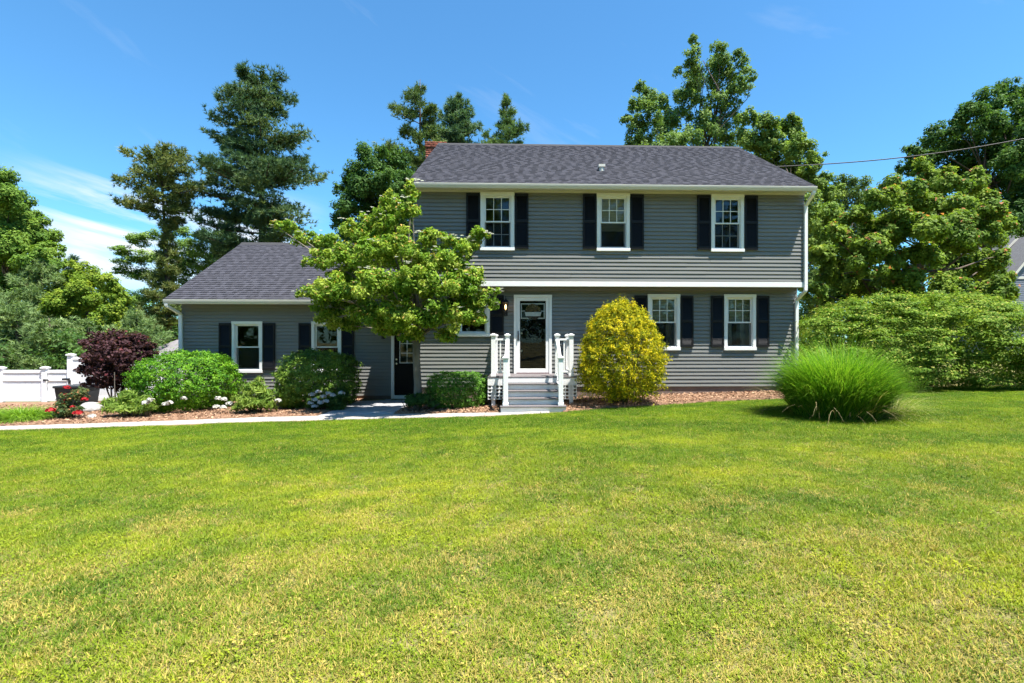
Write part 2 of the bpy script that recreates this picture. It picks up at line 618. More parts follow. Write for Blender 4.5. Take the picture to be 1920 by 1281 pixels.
def broad_tree(name, label, cat, px, Y, cl, n, L, W, pal, seed, r0=0.22, topfrac=0.8, per=12, spread=1.5, pr=(0.28, 0.5), bark='bark', group=None, tips=None,
               up=0.4, jit=0.25, flat=0.92, mat='leaf', low=-0.5, deep=0.9, xb=None, keybias=0.0, core=0.45):
    rng = np.random.default_rng(seed)
    clumps = px_clumps(cl, Y, spread, rng=rng, deep=deep)
    bx = xb if xb is not None else spot(px, 640, Y).x
    b = (bx, Y, gz(bx, Y) - 0.05)
    root = thing(name, label, cat, b, group)
    V, F, C = leafy(rng, clumps, int(n * 3.3), L * 0.95, W * 1.15, pal, per=int(per * 2.2), pr=(pr[0] * 0.62, pr[1] * 0.9), core=core, tri=True, tips=tips, up=up, jit=jit, flat=flat, low=low, keybias=keybias)
    np_mesh('crown', V, F, M[mat], C, root)
    mb = MB()
    zt = max(c[0][2] for c in clumps)
    tx = sum(c[0][0] for c in clumps) / len(clumps)
    limbs(mb, rng, b, (bx + (tx - bx) * 0.4, Y, b[2] + (zt - b[2]) * topfrac), r0, [c[0] for c in clumps])
    mb.build('trunk', M[bark], root, smooth=True)
    return root


def needle_arrays(rng, P, D, n_per, L, w):
    """tufts: thin triangles fanning round each direction"""
    n = len(P)
    Pn = np.repeat(P, n_per, 0)
    Dn = np.repeat(D, n_per, 0)
    d = unit(Dn * 0.75 + rdir(rng, n * n_per) * 0.85)
    s = unit(np.cross(d, rdir(rng, n * n_per)))
    Ls = (L * rng.uniform(0.6, 1.25, n * n_per))[:, None]
    a = Pn + s * w * 0.5
    b = Pn - s * w * 0.5
    t = Pn + d * Ls
    V = np.stack([a, b, t], 1).reshape(-1, 3)
    F = np.arange(n * n_per * 3).reshape(-1, 3)
    return V, F


def pine(name, label, px, Y, py_top, prof, seed, trunk_r=0.25, step=0.55, per=5, tuft=26, pal=None, crownbase=0.15, needle=0.3, w=0.035, npt=9, group=None, rise=0.12, xb=None, upsweep=0.25, gap=0.0, lean=0.0):
    """prof: (height fraction, reach left, reach right) in metres"""
    rng = np.random.default_rng(seed)
    top = spot(px, py_top, Y)
    bx = xb if xb is not None else top.x
    b = Vector((bx, Y, gz(bx, Y) - 0.05))
    H = top.z - b.z
    root = thing(name, label, 'tree', b, group)
    hs = [p[0] for p in prof]
    Ls = [p[1] for p in prof]
    Rs = [p[2] for p in prof]
    wood = MB()
    tp, tr = [], []
    for i in range(11):
        f = i / 10
        tp.append(Vector((bx + (top.x - bx) * f + lean * math.sin(f * 3.1) , Y + 0.1 * math.sin(f * 4), b.z + H * f * 0.985)))
        tr.append(trunk_r * (1 - f) ** 0.85 + 0.02)
    wood.tube(tp, tr, 8)
    P, D, K = [], [], []
    h = crownbase
    while h < 0.99:
        k = per if rng.random() > gap else max(1, per - 3)
        for _ in range(k):
            a = rng.uniform(0, 2 * math.pi)
            side = math.cos(a)
            ml, mr = np.interp(h, hs, Ls), np.interp(h, hs, Rs)
            reach = (mr if side > 0 else ml) * abs(side) + 0.5 * (ml + mr) * 0.9 * (1 - abs(side))
            reach *= rng.uniform(0.55, 1.08)
            reach = max(reach, 0.12)
            hh = h + rng.uniform(-0.22, 0.22) * step / H
            f = min(max(hh, 0), 0.98)
            s = tp[int(f * 10)].lerp(tp[min(int(f * 10) + 1, 10)], f * 10 % 1)
            dirv = Vector((math.cos(a), math.sin(a), 0))
            slope = rise + 0.9 * max(0, h - 0.75) * 2
            mid = s + dirv * reach * 0.55 + Vector((0, 0, slope * reach * 0.35))
            end = s + dirv * reach + Vector((0, 0, slope * reach * 0.6 + upsweep * reach * 0.35))
            rr = 0.012 + 0.014 * reach
            wood.tube([s, mid, end], [rr, rr * 0.7, rr * 0.25], 4)
            nt = max(6, int(tuft * 2.4 * reach / 3.0))
            tt = 1 - rng.random(nt) ** 1.3 * 0.82
            kk = rng.random()
            perp = Vector((-dirv.y, dirv.x, 0))
            for t in tt:
                q = (s.lerp(mid, t / 0.55) if t < 0.55 else mid.lerp(end, (t - 0.55) / 0.45))
                wd = 0.30 * reach * (0.35 + 0.75 * (1 - abs(t - 0.65)))
                o = rng.normal() * wd * 0.6
                pnt = q + perp * o + Vector((0, 0, rng.normal() * 0.13 + 0.05 * reach * rng.random()))
                P.append(pnt)
                dd = dirv * 0.5 + perp * (0.6 * np.sign(o) * min(1, abs(o))) + Vector((0, 0, 0.65))
                D.append(dd.normalized())
                K.append(kk * 0.5 + rng.random() * 0.5)
        h += step / H
    P = np.array([tuple(p) for p in P])
    D = np.array([tuple(p) for p in D])
    V, F = needle_arrays(rng, P, D, npt, needle * 1.1, w * 1.35)
    pal = pal or [(0.018, 0.036, 0.018), (0.035, 0.062, 0.026), (0.07, 0.095, 0.035)]
    c = palette(rng, len(P), pal, np.array(K), 0.2)
    np_mesh('crown', V, F, M['needle'], np.repeat(c, npt * 3, axis=0), root)
    wood.build('trunk', M['bark'], root, smooth=True)
    return root


def blades(rng, P0, D0, L, W, bend, segs=3):
    """arching grass blades: base points, start directions"""
    n = len(P0)
    out = unit(np.c_[D0[:, :2], np.zeros(n)] + 1e-6)
    side = unit(np.cross(out, np.array([0, 0, 1.0])))
    rows = []
    p = P0.copy()
    d = unit(D0)
    for s in range(segs + 1):
        f = s / segs
        w = (W * (1 - f ** 1.5))[:, None] * 0.5 + 0.0004
        rows.append(p - side * w)
        rows.append(p + side * w)
        d = unit(d + out * (bend / segs)[:, None] * (0.4 + f) - np.array([0, 0, 1.0]) * (bend / segs)[:, None] * (0.2 + 1.2 * f))
        p = p + d * (L / segs)[:, None]
    V = np.stack(rows, 1).reshape(-1, 3)
    k = 2 * (segs + 1)
    i = np.arange(n)[:, None] * k
    F = np.concatenate([i + np.array([[2 * s, 2 * s + 1, 2 * s + 3, 2 * s + 2]]) for s in range(segs)], 0)
    return V, F, k


# ------------------------------------------------------------------ ground, path, beds
EDGE = [(-30, -3.4), (-17, -3.05), (-11.3, -2.62), (-6, -2.2), (-3, -2.3), (-0.75, -2.52), (0.95, -2.42), (1.15, -2.15), (3.0, -1.85), (4.8, -1.5), (7.0, -1.3), (7.6, -0.4), (8.2, 0.2), (30, 0.4)]


def edge(x):
    return np.interp(x, [e[0] for e in EDGE], [e[1] for e in EDGE])


def sheet(name, xs, ys, zoff, mat, parent=None, kind='structure'):
    X, Y = np.meshgrid(xs, ys)
    V = np.c_[X.ravel(), Y.ravel(), ground(X, Y).ravel() + zoff]
    a, b = len(xs), len(ys)
    i = np.arange(b - 1)[:, None] * a + np.arange(a - 1)[None, :]
    i = i.ravel()
    F = np.c_[i, i + 1, i + a + 1, i + a]
    o = np_mesh(name, V, F, mat, None, parent, smooth=True)
    if kind:
        tag(o, kind=kind)
    return o


def lawn_soil():
    m, t = new_mat('lawn_thatch')
    g = N(t, 'ShaderNodeNewGeometry')
    n1 = N(t, 'ShaderNodeTexNoise', ins={'Vector': g.outputs['Position'], 'Scale': 18.0, 'Detail': 6.0, 'Roughness': 0.7})
    n2 = N(t, 'ShaderNodeTexNoise', ins={'Vector': g.outputs['Position'], 'Scale': 0.7, 'Detail': 4.0})
    c = ramp(t, n1.outputs[0], [(0.3, (0.08, 0.09, 0.02)), (0.5, (0.16, 0.16, 0.045)), (0.72, (0.30, 0.23, 0.12))])
    c2 = mixc(t, mth(t, 'MULTIPLY', n2.outputs[0], 0.7), c, (0.17, 0.135, 0.07))
    p = N(t, 'ShaderNodeBsdfPrincipled', ins={'Base Color': c2, 'Roughness': 0.95, 'Specular IOR Level': 0.1})
    b = N(t, 'ShaderNodeBump', ins={'Strength': 0.7, 'Distance': 0.03, 'Height': n1.outputs[0]})
    t.links.new(b.outputs[0], p.inputs['Normal'])
    finish(t, p.outputs[0])
    return m


def axis_pts(fine0, fine1, st, far):
    a = list(np.arange(fine0, fine1 + 1e-6, st))
    return np.array(sorted(set([-far, -far / 3, -far / 8, *a, far / 8, far / 3, far])))


sheet('ground', axis_pts(-30, 30, 0.5, 1500), axis_pts(-30, 40, 0.5, 1500), 0.0, lawn_soil())


def strip(name, near, far, xs, z0, mat, thick=0.04, parent=None, kind='structure'):
    """strip of ground between two edge curves y=near(x) and y=far(x)"""
    rows = 5
    V, F = [], []
    nx = len(xs)
    for r in range(rows):
        f = r / (rows - 1)
        y = near(xs) * (1 - f) + far(xs) * f
        V.append(np.c_[xs, y, ground(xs, y) + z0])
    ynear = near(xs)
    V.insert(0, np.c_[xs, ynear - 0.004, ground(xs, ynear) + z0 - thick])
    V = np.concatenate(V)
    for r in range(rows):
        for i in range(nx - 1):
            a = r * nx + i
            F.append((a, a + 1, a + nx + 1, a + nx))
    o = np_mesh(name, V, F, mat, None, parent)
    if kind:
        tag(o, kind=kind)
    return o


def ip(pts):
    return lambda x: np.interp(x, [p[0] for p in pts], [p[1] for p in pts])


PATH_NEAR = ip([(-30, -3.4), (-17, -3.05), (-11.3, -2.62), (-6, -2.2), (-3, -2.3), (-0.75, -2.52), (1.0, -2.42)])
PATH_FAR = ip([(-30, -2.8), (-17, -2.5), (-11.3, -2.2), (-6, -1.62), (-3.4, -1.75), (-0.75, -2.15), (1.0, -2.2)])
walk = strip('walkway', PATH_NEAR, PATH_FAR, np.linspace(-24, 0.6, 70), 0.012, M['mulch'])
xs_ = -24.0
while xs_ < 0.58:
    strip('slab', lambda x: PATH_NEAR(x) + 0.01, lambda x: PATH_FAR(x) - 0.006, np.linspace(xs_ + 0.006, min(xs_ + 1.22, 0.6) - 0.006, 5), 0.036, M['concrete'], 0.04, walk, None)
    xs_ += 1.22
strip('side_walkway', lambda x: PATH_FAR(x) - 0.02, lambda x: x * 0 + 1.2, np.linspace(-4.75, -2.95, 8), 0.031, M['paver'])
bedL = strip('mulch_bed', lambda x: PATH_FAR(x) + 0.0, lambda x: np.interp(x, [-24, -10.6, -10.2], [2.3, 2.3, 1.9]), np.linspace(-24, -4.75, 60), 0.045, M['mulch'], 0.05)
bedM = strip('mulch_bed', lambda x: PATH_FAR(x) + 0.0, lambda x: x * 0 + 0.1, np.linspace(-2.95, -0.3, 16), 0.045, M['mulch'], 0.05)
bedR = strip('mulch_bed', ip(EDGE), lambda x: x * 0 + 0.1, np.linspace(0.9, 7.55, 40), 0.03, M['mulch'], 0.05)

# bark chips lying on the beds: nobody could count them
rng = np.random.default_rng(5)
CX, CY = [], []
for (x0, x1, near, far, n) in ((-20, -4.75, PATH_FAR, lambda x: x * 0 + 1.6, 15000), (-2.95, -0.3, PATH_FAR, lambda x: x * 0, 4000), (1.0, 7.5, ip(EDGE), lambda x: x * 0, 7000)):
    x = rng.uniform(x0, x1, n)
    f = rng.random(n)
    CX.append(x)
    CY.append((near(x) - 0.05) * (1 - f) + far(x) * f)
CX = np.concatenate(CX)
CY = np.concatenate(CY)
P = np.c_[CX, CY, ground(CX, CY) + 0.055 + rng.random(len(CX)) * 0.015]
nr = np.array([0, 0, 1.0]) + rdir(rng, len(P)) * 0.6
L = rng.uniform(0.03, 0.09, len(P))
V, F = leaf_arrays(rng, P, nr, L, L * rng.uniform(0.2, 0.5, len(P)), 0.15)
c = palette(rng, len(P), [(0.10, 0.05, 0.03), (0.26, 0.15, 0.09), (0.42, 0.28, 0.18)], rng.random(len(P)), 0.25)
tag(np_mesh('bark_chips', V, F, M['chip'], np.repeat(c, 4, axis=0)), 'loose brown bark chips covering the planting beds', 'mulch', kind='stuff')

# ------------------------------------------------------------------ house
WL, WR = -2.83, 7.50            # main block, left and right wall
YU = -0.34                      # upper storey front (garrison overhang)
YB = 8.0                        # back wall
YW = 1.76                       # wing front
WWL = -10.13                    # wing left wall
Z_SID = 0.385                   # bottom of siding
Z_BAND0, Z_BAND1 = 3.04, 3.17
Z_SOF = 5.54
E = 0.1016
LAP = 0.021
house = thing('grey_house', 'two storey grey clapboard house with black shutters and a low wing', 'house', (2.3, 0, gz(2.3, 0)))


def rect(pxa, pya, pxb, pyb, Y):
    a, b = spot(pxa, pya, Y), spot(pxb, pyb, Y)
    return (min(a.x, b.x), max(a.x, b.x), min(a.z, b.z), max(a.z, b.z))


def shell(mb, x0, x1, z0, z1, y0, y1, ops):
    xs = sorted(set([x0, x1] + [v for o in ops for v in o[:2]]))
    zs = sorted(set([z0, z1] + [v for o in ops for v in o[2:]]))
    for i in range(len(xs) - 1):
        for j in range(len(zs) - 1):
            cx, cz = (xs[i] + xs[i + 1]) / 2, (zs[j] + zs[j + 1]) / 2
            if any(o[0] < cx < o[1] and o[2] < cz < o[3] for o in ops):
                continue
            mb.box(xs[i], xs[i + 1], y0, y1, zs[j], zs[j + 1])


def siding(parent, x0, x1, z0, z1, y, ops):
    rs = random.Random(int(x0 * 100 + z0 * 7))
    z = z0
    while z < z1 - 0.01:
        zt = min(z + E, z1)
        segs = [(x0, x1)]
        for o in ops:
            if min(zt, o[3]) - max(z, o[2]) > 0.4 * E:
                ns = []
                for a, b in segs:
                    if o[1] <= a or o[0] >= b:
                        ns.append((a, b))
                        continue
                    if o[0] > a:
                        ns.append((a, o[0]))
                    if o[1] < b:
                        ns.append((o[1], b))
                segs = ns
        wob = rs.uniform(-0.0012, 0.0012)
        cut = []
        for a, b in segs:                     # panels are at most about 3.6 m long: butt joints, staggered
            while b - a > 3.7:
                j = a + rs.choice((1.6, 2.4, 3.2)) + rs.uniform(-0.2, 0.2)
                cut.append((a, j - 0.0015))
                a = j + 0.0015
            cut.append((a, b))
        for a, b in cut:
            # long runs wave very slightly, as vinyl does
            n = max(1, int((b - a) / 0.8))
            xs = [a + (b - a) * k / n for k in range(n + 1)]
            dy = [rs.uniform(-0.0016, 0.0016) for _ in xs]
            vs_, fs_ = [], []
            for xx, d in zip(xs, dy):
                prof = [(y + 0.012, z), (y - LAP + 0.001 + d + wob, z), (y - LAP + d + wob, z + 0.004), (y - LAP * 0.42 + d, z + E * 0.70), (y + 0.003, z + E * 0.84), (y + 0.003, zt + 0.001), (y + 0.012, zt + 0.001)]
                vs_ += [(xx, py, pz) for py, pz in prof]
            for k in range(n):
                for q in range(6):
                    i0 = k * 7 + q
                    fs_.append((i0, i0 + 7, i0 + 8, i0 + 1))
            fs_.append(tuple(range(7)))
            fs_.append(tuple(n * 7 + q for q in range(7))[::-1])
            MB().add(vs_, fs_).build('clapboard', M['siding'], parent)
        z += E


def inset(r, d, db=None):
    return (r[0] + d, r[1] - d, r[2] + (d if db is None else db), r[3] - d)


def window(r, y, grid_top=True, grid_low=False, screen=True, fill=None, split=0.5, label=None, case=0.085):
    """casing > sashes, panes, muntins; r is the outside of the casing"""
    x0, x1, z0, z1 = r
    mb = MB()
    c = case
    mb.box(x0, x0 + c, y - 0.045, y + 0.03, z0 + c * 0.9, z1 - c)
    mb.box(x1 - c, x1, y - 0.045, y + 0.03, z0 + c * 0.9, z1 - c)
    mb.box(x0 - 0.004, x1 + 0.004, y - 0.052, y + 0.03, z1 - c, z1)
    mb.box(x0 - 0.008, x1 + 0.008, y - 0.065, y + 0.03, z0, z0 + c * 0.9)
    # jamb liner
    i = (x0 + c, x1 - c, z0 + c * 0.9, z1 - c)
    mb.box(i[0], i[0] + 0.02, y - 0.02, y + 0.11, i[2], i[3])
    mb.box(i[1] - 0.02, i[1], y - 0.02, y + 0.11, i[2], i[3])
    mb.box(i[0] + 0.02, i[1] - 0.02, y - 0.02, y + 0.11, i[3] - 0.02, i[3])
    mb.box(i[0] + 0.02, i[1] - 0.02, y - 0.03, y + 0.11, i[2], i[2] + 0.025)
    w = mb.build('window', M['white'], house, bevel=0.004)
    if label:
        tag(w, label)
    a0, a1, b0, b1 = i[0] + 0.02, i[1] - 0.02, i[2] + 0.025, i[3] - 0.02
    zm = b0 + (b1 - b0) * split
    st = 0.034
    for nm, (s0, s1), ys in (('upper_sash', (zm - 0.016, b1), y + 0.012), ('lower_sash', (b0, zm + 0.016), y + 0.05)):
        m2 = MB()
        m2.box(a0, a0 + st, ys, ys + 0.034, s0, s1)
        m2.box(a1 - st, a1, ys, ys + 0.034, s0, s1)
        m2.box(a0 + st, a1 - st, ys, ys + 0.034, s1 - st, s1)
        m2.box(a0 + st, a1 - st, ys, ys + 0.034, s0, s0 + st)
        m2.build(nm, M['white'], w)
        g = (a0 + st, a1 - st, s0 + st, s1 - st)
        grid = grid_top if nm == 'upper_sash' else grid_low
        if grid:
            m3 = MB()
            for k in (1, 2):
                xx = g[0] + (g[1] - g[0]) * k / 3
                m3.box(xx - 0.008, xx + 0.008, ys + 0.006, ys + 0.024, g[2], g[3])
            zz = (g[2] + g[3]) / 2
            for k in range(3):
                m3.box(g[0] + (g[1] - g[0]) * k / 3 + 0.008, g[0] + (g[1] - g[0]) * (k + 1) / 3 - 0.008, ys + 0.006, ys + 0.024, zz - 0.008, zz + 0.008)
            m3.build('muntin', M['white'], w)
            for k in range(3):
                for q in range(2):
                    p = MB()
                    pa = g[0] + (g[1] - g[0]) * k / 3
                    pz = g[2] + (g[3] - g[2]) * q / 2
                    p.box(pa + 0.004, pa + (g[1] - g[0]) / 3 - 0.004, ys + 0.013, ys + 0.017, pz + 0.004, pz + (g[3] - g[2]) / 2 - 0.004)
                    p.build('pane', M['glass'], w)
        else:
            MB().box(g[0] - 0.003, g[1] + 0.003, ys + 0.013, ys + 0.017, g[2] - 0.003, g[3] + 0.003).build('pane', M['glass'], w)
    if screen:
        MB().add([(a0, y + 0.03, b0), (a1, y + 0.03, b0), (a1, y + 0.03, zm), (a0, y + 0.03, zm)], [(0, 1, 2, 3)]).build('insect_screen', M['screen'], w)
    if fill == 'curtains':
        for s in (0, 1):
            m4 = MB()
            xa = a0 - 0.05 if s == 0 else a1 - 0.21
            prof = []
            for k in range(17):
                prof.append((xa + 0.26 * k / 16, y + 0.24 + 0.02 * math.sin(k * 1.9)))
            prof += [(p[0], p[1] + 0.006) for p in prof[::-1]]
            n = len(prof) // 2
            vs_ = [(p[0], p[1], b0 - 0.1) for p in prof[:n]] + [(p[0], p[1], zm + 0.03) for p in prof[:n]]
            m4.add(vs_, [(k, k + 1, n + k + 1, n + k) for k in range(n - 1)])
            m4.build('curtain', M['curtain'], w)
    if fill in ('blind', 'curtains'):
        m4 = MB()
        zz = b1 + 0.02
        zend = (b0 + (zm - b0) * 0.75) if fill == 'blind' else zm + 0.04
        while zz > zend:
            m4.add([(a0 - 0.03, y + 0.17, zz), (a1 + 0.03, y + 0.17, zz), (a1 + 0.03, y + 0.195, zz - 0.03), (a0 - 0.03, y + 0.195, zz - 0.03)], [(0, 1, 2, 3)])
            zz -= 0.042
        m4.build('blind', M['blind'], w)
    return i


def shutter(r, y):
    x0, x1, z0, z1 = r
    m = MB()
    ya, yb = y - 0.058, y - 0.0235
    st = 0.045
    m.box(x0, x0 + st, ya, yb, z0, z1)
    m.box(x1 - st, x1, ya, yb, z0, z1)
    zm = z0 + (z1 - z0) * 0.5
    for a, b in ((z0, z0 + 0.08), (zm - 0.035, zm + 0.035), (z1 - 0.07, z1)):
        m.box(x0 + st, x1 - st, ya, yb, a, b)
    for a, b in ((z0 + 0.08, zm - 0.035), (zm + 0.035, z1 - 0.07)):
        n = int((b - a) / 0.034)
        for k in range(n):
            zz = a + (b - a) * k / n
            h = (b - a) / n
            m.add([(x0 + st, ya + 0.006, zz), (x1 - st, ya + 0.006, zz), (x1 - st, yb - 0.004, zz + h * 1.25), (x0 + st, yb - 0.004, zz + h * 1.25)], [(0, 1, 2, 3)])
    m.box(x0 + st, x1 - st, yb - 0.004, yb, z0 + 0.01, z1 - 0.01)
    m.build('shutter', M['shutter'], house)


# --- windows on the main block
up_w = [rect(901, 358.7, 964.5, 470.5, YU), rect(1118.7, 361, 1180.5, 472, YU), rect(1332.5, 364, 1394, 472.5, YU)]
zt = sum(r[3] for r in up_w) / 3
zb = sum(r[2] for r in up_w) / 3
up_w = [(r[0], r[1], zb, zt - 0.02) for r in up_w]
lo_w = [rect(1214, 551.7, 1274.5, 657, 0), rect(1356.8, 551.7, 1416.5, 657, 0)]
lo_w = [(r[0], r[1], lo_w[0][2], lo_w[0][3]) for r in lo_w]
kit_w = (spot(856, 600, 0).x, spot(918.5, 600, 0).x, spot(900, 631, 0).z, lo_w[0][3])
dr = rect(963.5, 553, 1034.5, 705.5, 0)
wing_w = [rect(435.8, 602.7, 493, 699, YW), rect(584.7, 602.7, 640.7, 699, YW)]
wing_w = [(r[0], r[1], wing_w[0][2], wing_w[0][3]) for r in wing_w]
wd = (spot(734, 640, YW).x, spot(734, 640, YW).x + 1.13, spot(740, 747.5, YW).z, spot(740, 747.5, YW).z + 2.2)

fwall = MB()
shell(fwall, WL, WR, Z_SID - 0.02, Z_BAND0 + 0.05, 0.013, 0.13, [inset(r, 0.08) for r in lo_w + [kit_w]] + [(dr[0] + 0.07, dr[1] - 0.07, dr[2], dr[3] - 0.07)])
lower = fwall.build('lower_front_wall', M['siding'], house)
uwall = MB()
shell(uwall, WL, WR, Z_BAND1 - 0.02, Z_SOF, YU + 0.013, YU + 0.13, [inset(r, 0.08) for r in up_w])
upper = uwall.build('upper_front_wall', M['siding'], house)
siding(lower, WL + 0.05, WR - 0.02, Z_SID, Z_BAND0, 0.0, [inset(r, 0.02) for r in lo_w + [kit_w]] + [inset(dr, 0.02, -0.3)])
siding(upper, WL + 0.02, WR - 0.02, Z_BAND1 + 0.01, Z_SOF, YU, [inset(r, 0.02) for r in up_w])
# side and back walls, floors, an inner wall
sw = MB()
for x0, x1 in ((WL, WL + 0.12), (WR - 0.12, WR)):
    sw.box(x0, x1, 0.135, YB, Z_SID - 0.02, Z_BAND1)
    sw.box(x0, x1, YU + 0.135, YB, Z_BAND1 + 0.002, Z_SOF + 0.05)
    sw.prism_x([(YU + 0.1, Z_SOF + 0.052), (YB, Z_SOF + 0.052), (3.84, 8.2)], x0 + 0.002, x1 - 0.002)
sw.box(WL + 0.122, WR - 0.122, YB - 0.12, YB, Z_SID - 0.02, Z_SOF)
sw.build('side_wall', M['siding'], house)
iw = MB()
iw.box(WL + 0.13, WR - 0.13, 3.6, 3.7, 0.72, 2.95)
iw.box(WL + 0.13, WR - 0.13, 3.4, 3.5, 3.2, 5.5)
iw.box(WL + 0.13, WR - 0.13, YU + 0.14, YB - 0.13, Z_SOF - 0.03, Z_SOF)
iw.box(WL + 0.13, WR - 0.13, YU + 0.14, YB - 0.13, 2.96, 3.16)
iw.box(2.6, 2.7, 0.14, 3.59, 0.72, 2.95)
iw.box(3.9, 4.0, YU + 0.14, 3.39, 3.2, 5.5)
iw.build('interior_wall', M['inside'], house)
MB().box(WL + 0.13, WR - 0.13, 0.14, YB - 0.13, 0.6, 0.71).build('interior_floor', M['floor'], house)
fd = MB()
fd.box(WL + 0.01, WR - 0.01, 0.012, YB - 0.01, -0.6, Z_SID - 0.021)
fd.build('foundation', M['found'], house)
# overhang band and its soffit
MB().box(WL - 0.01, WR + 0.005, YU - 0.03, YU + 0.02, Z_BAND0, Z_BAND1).build('band_board', M['white'], house, bevel=0.004)
MB().box(WL, WR, YU + 0.021, 0.0, Z_BAND0 + 0.012, Z_BAND0 + 0.03).build('overhang_soffit', M['siding'], house)
MB().box(WL - 0.012, WL + 0.048, -0.024, 0.06, Z_SID, Z_BAND0 - 0.002).build('corner_board', M['white'], house, bevel=0.004)

window(up_w[0], YU, True, True, label='upper window with grilles in both sashes')
window(up_w[1], YU, True, False, fill='blind')
window(up_w[2], YU, True, True)
window(lo_w[0], 0, True, False, fill='curtains')
window(lo_w[1], 0, True, False, fill='curtains', label='ground floor window with curtains in its lower sash')
window(kit_w, 0, False, False, screen=False)
for r in up_w:
    sw_ = 0.355
    shutter((r[0] - sw_ - 0.012, r[0] - 0.012, r[2] + 0.05, r[3] - 0.035), YU)
    shutter((r[1] + 0.012, r[1] + sw_ + 0.012, r[2] + 0.05, r[3] - 0.035), YU)
for r in lo_w:
    shutter((r[0] - 0.36, r[0] - 0.012, r[2] + 0.09, r[3] - 0.04), 0)
    shutter((r[1] + 0.012, r[1] + 0.36, r[2] + 0.09, r[3] - 0.04), 0)
shutter((kit_w[1] + 0.012, kit_w[1] + 0.372, kit_w[2] + 0.03, kit_w[3] - 0.04), 0)

# --- front door: casing, storm door, black inner door
dz0 = dr[2] + 0.1
m = MB()
m.box(dr[0], dr[0] + 0.075, -0.05, 0.05, dr[2] + 0.03, dr[3] - 0.075)
m.box(dr[1] - 0.075, dr[1], -0.05, 0.05, dr[2] + 0.03, dr[3] - 0.075)
m.box(dr[0] - 0.004, dr[1] + 0.004, -0.055, 0.05, dr[3] - 0.075, dr[3])
fd_ = m.build('front_door', M['white'], house, bevel=0.004)
m = MB()
sx0, sx1, sz0, sz1 = dr[0] + 0.077, dr[1] - 0.077, dr[2] + 0.095, dr[3] - 0.078
st = 0.085
m.box(sx0, sx0 + st, -0.035, -0.005, sz0, sz1)
m.box(sx1 - st, sx1, -0.035, -0.005, sz0, sz1)
m.box(sx0 + st, sx1 - st, -0.035, -0.005, sz1 - 0.085, sz1)
m.box(sx0 + st, sx1 - st, -0.035, -0.005, sz0, sz0 + 0.11)
m.build('storm_door_frame', M['white'], fd_, bevel=0.005)
MB().box(sx0 + st - 0.004, sx1 - st + 0.004, -0.022, -0.018, sz0 + 0.106, sz1 - 0.081).build('storm_door_glass', M['doorglass'], fd_)
MB().box(dr[0] + 0.07, dr[1] - 0.07, -0.08, 0.12, dr[2] + 0.015, dr[2] + 0.09).build('door_sill', M['maroon'], fd_, bevel=0.004)
# inner door with a four light window at the top
m = MB()
gx0, gx1 = spot(976.5, 570, 0.07).x, spot(1021.5, 570, 0.07).x
gz0, gz1 = spot(1000, 598, 0.07).z, spot(1000, 569, 0.07).z
shell(m, sx0, sx1, sz0, sz1, 0.062, 0.10, [(gx0, gx1, gz0, gz1)])
m.box(sx0 + 0.14, sx1 - 0.14, 0.054, 0.0615, sz0 + 0.2, sz0 + 0.85)
m.build('inner_door_panel', M['blackdoor'], fd_, bevel=0.003)
m = MB()
fr = 0.03
m.box(gx0 - 0.002, gx0 + fr, 0.05, 0.0612, gz0, gz1)
m.box(gx1 - fr, gx1 + 0.002, 0.05, 0.0612, gz0, gz1)
m.box(gx0 + fr, gx1 - fr, 0.05, 0.0612, gz1 - fr, gz1)
m.box(gx0 + fr, gx1 - fr, 0.05, 0.0612, gz0, gz0 + fr)
zc = (gz0 + gz1) / 2
m.box(gx0 + fr, gx1 - fr, 0.052, 0.0607, zc - 0.012, zc + 0.012)
for k in (1, 2):
    xx = gx0 + (gx1 - gx0) * k / 3
    m.box(xx - 0.011, xx + 0.011, 0.0515, 0.0602, zc + 0.012, gz1 - fr)
    m.box(xx - 0.011, xx + 0.011, 0.0515, 0.0602, gz0 + fr, zc - 0.012)
m.build('door_light_frame', M['white'], fd_)
MB().box(gx0 + 0.01, gx1 - 0.01, 0.07, 0.074, gz0 + 0.01, gz1 - 0.01).build('door_light_pane', M['glass'], fd_)
m = MB()
hx = sx0 + 0.04
hz = spot(1000, 630, 0).z
m.box(hx - 0.016, hx + 0.016, -0.045, -0.0352, hz - 0.13, hz + 0.13)
m.tube([(hx, -0.05, hz + 0.05), (hx, -0.085, hz + 0.05), (hx, -0.09, hz - 0.02), (hx, -0.085, hz - 0.09), (hx, -0.05, hz - 0.09)], [0.009] * 5, 6)
m.build('storm_door_handle', M['metal'], fd_)
m = MB()
kx = sx0 + st + 0.045
for zz in (spot(1000, 625, 0).z, spot(1000, 658, 0).z):
    m.tube([(kx, 0.06, zz), (kx, 0.02, zz)], [0.012, 0.012], 8)
    m.tube([(kx, 0.022, zz), (kx, 0.002, zz)], [0.03, 0.022], 10)
m.build('door_knob', M['steel'], fd_)
# dull house number on the inner door
cu = bpy.data.curves.new('numerals', 'FONT')
cu.body = '32'
cu.size = 0.17
cu.extrude = 0.002
cu.align_x = 'CENTER'
tmp = bpy.data.objects.new('numerals', cu)
COL.objects.link(tmp)
bpy.context.view_layer.update()
dg = bpy.context.evaluated_depsgraph_get()
me = bpy.data.meshes.new_from_object(tmp.evaluated_get(dg))
bpy.data.objects.remove(tmp)
nc = spot(1000, 642, 0.058)
me.transform(Matrix.Translation(nc - ORG[house]) @ Matrix.Rotation(R(90), 4, 'X'))
me.materials.clear()
me.materials.append(M['numeral'])
link('door_number', me, fd_)

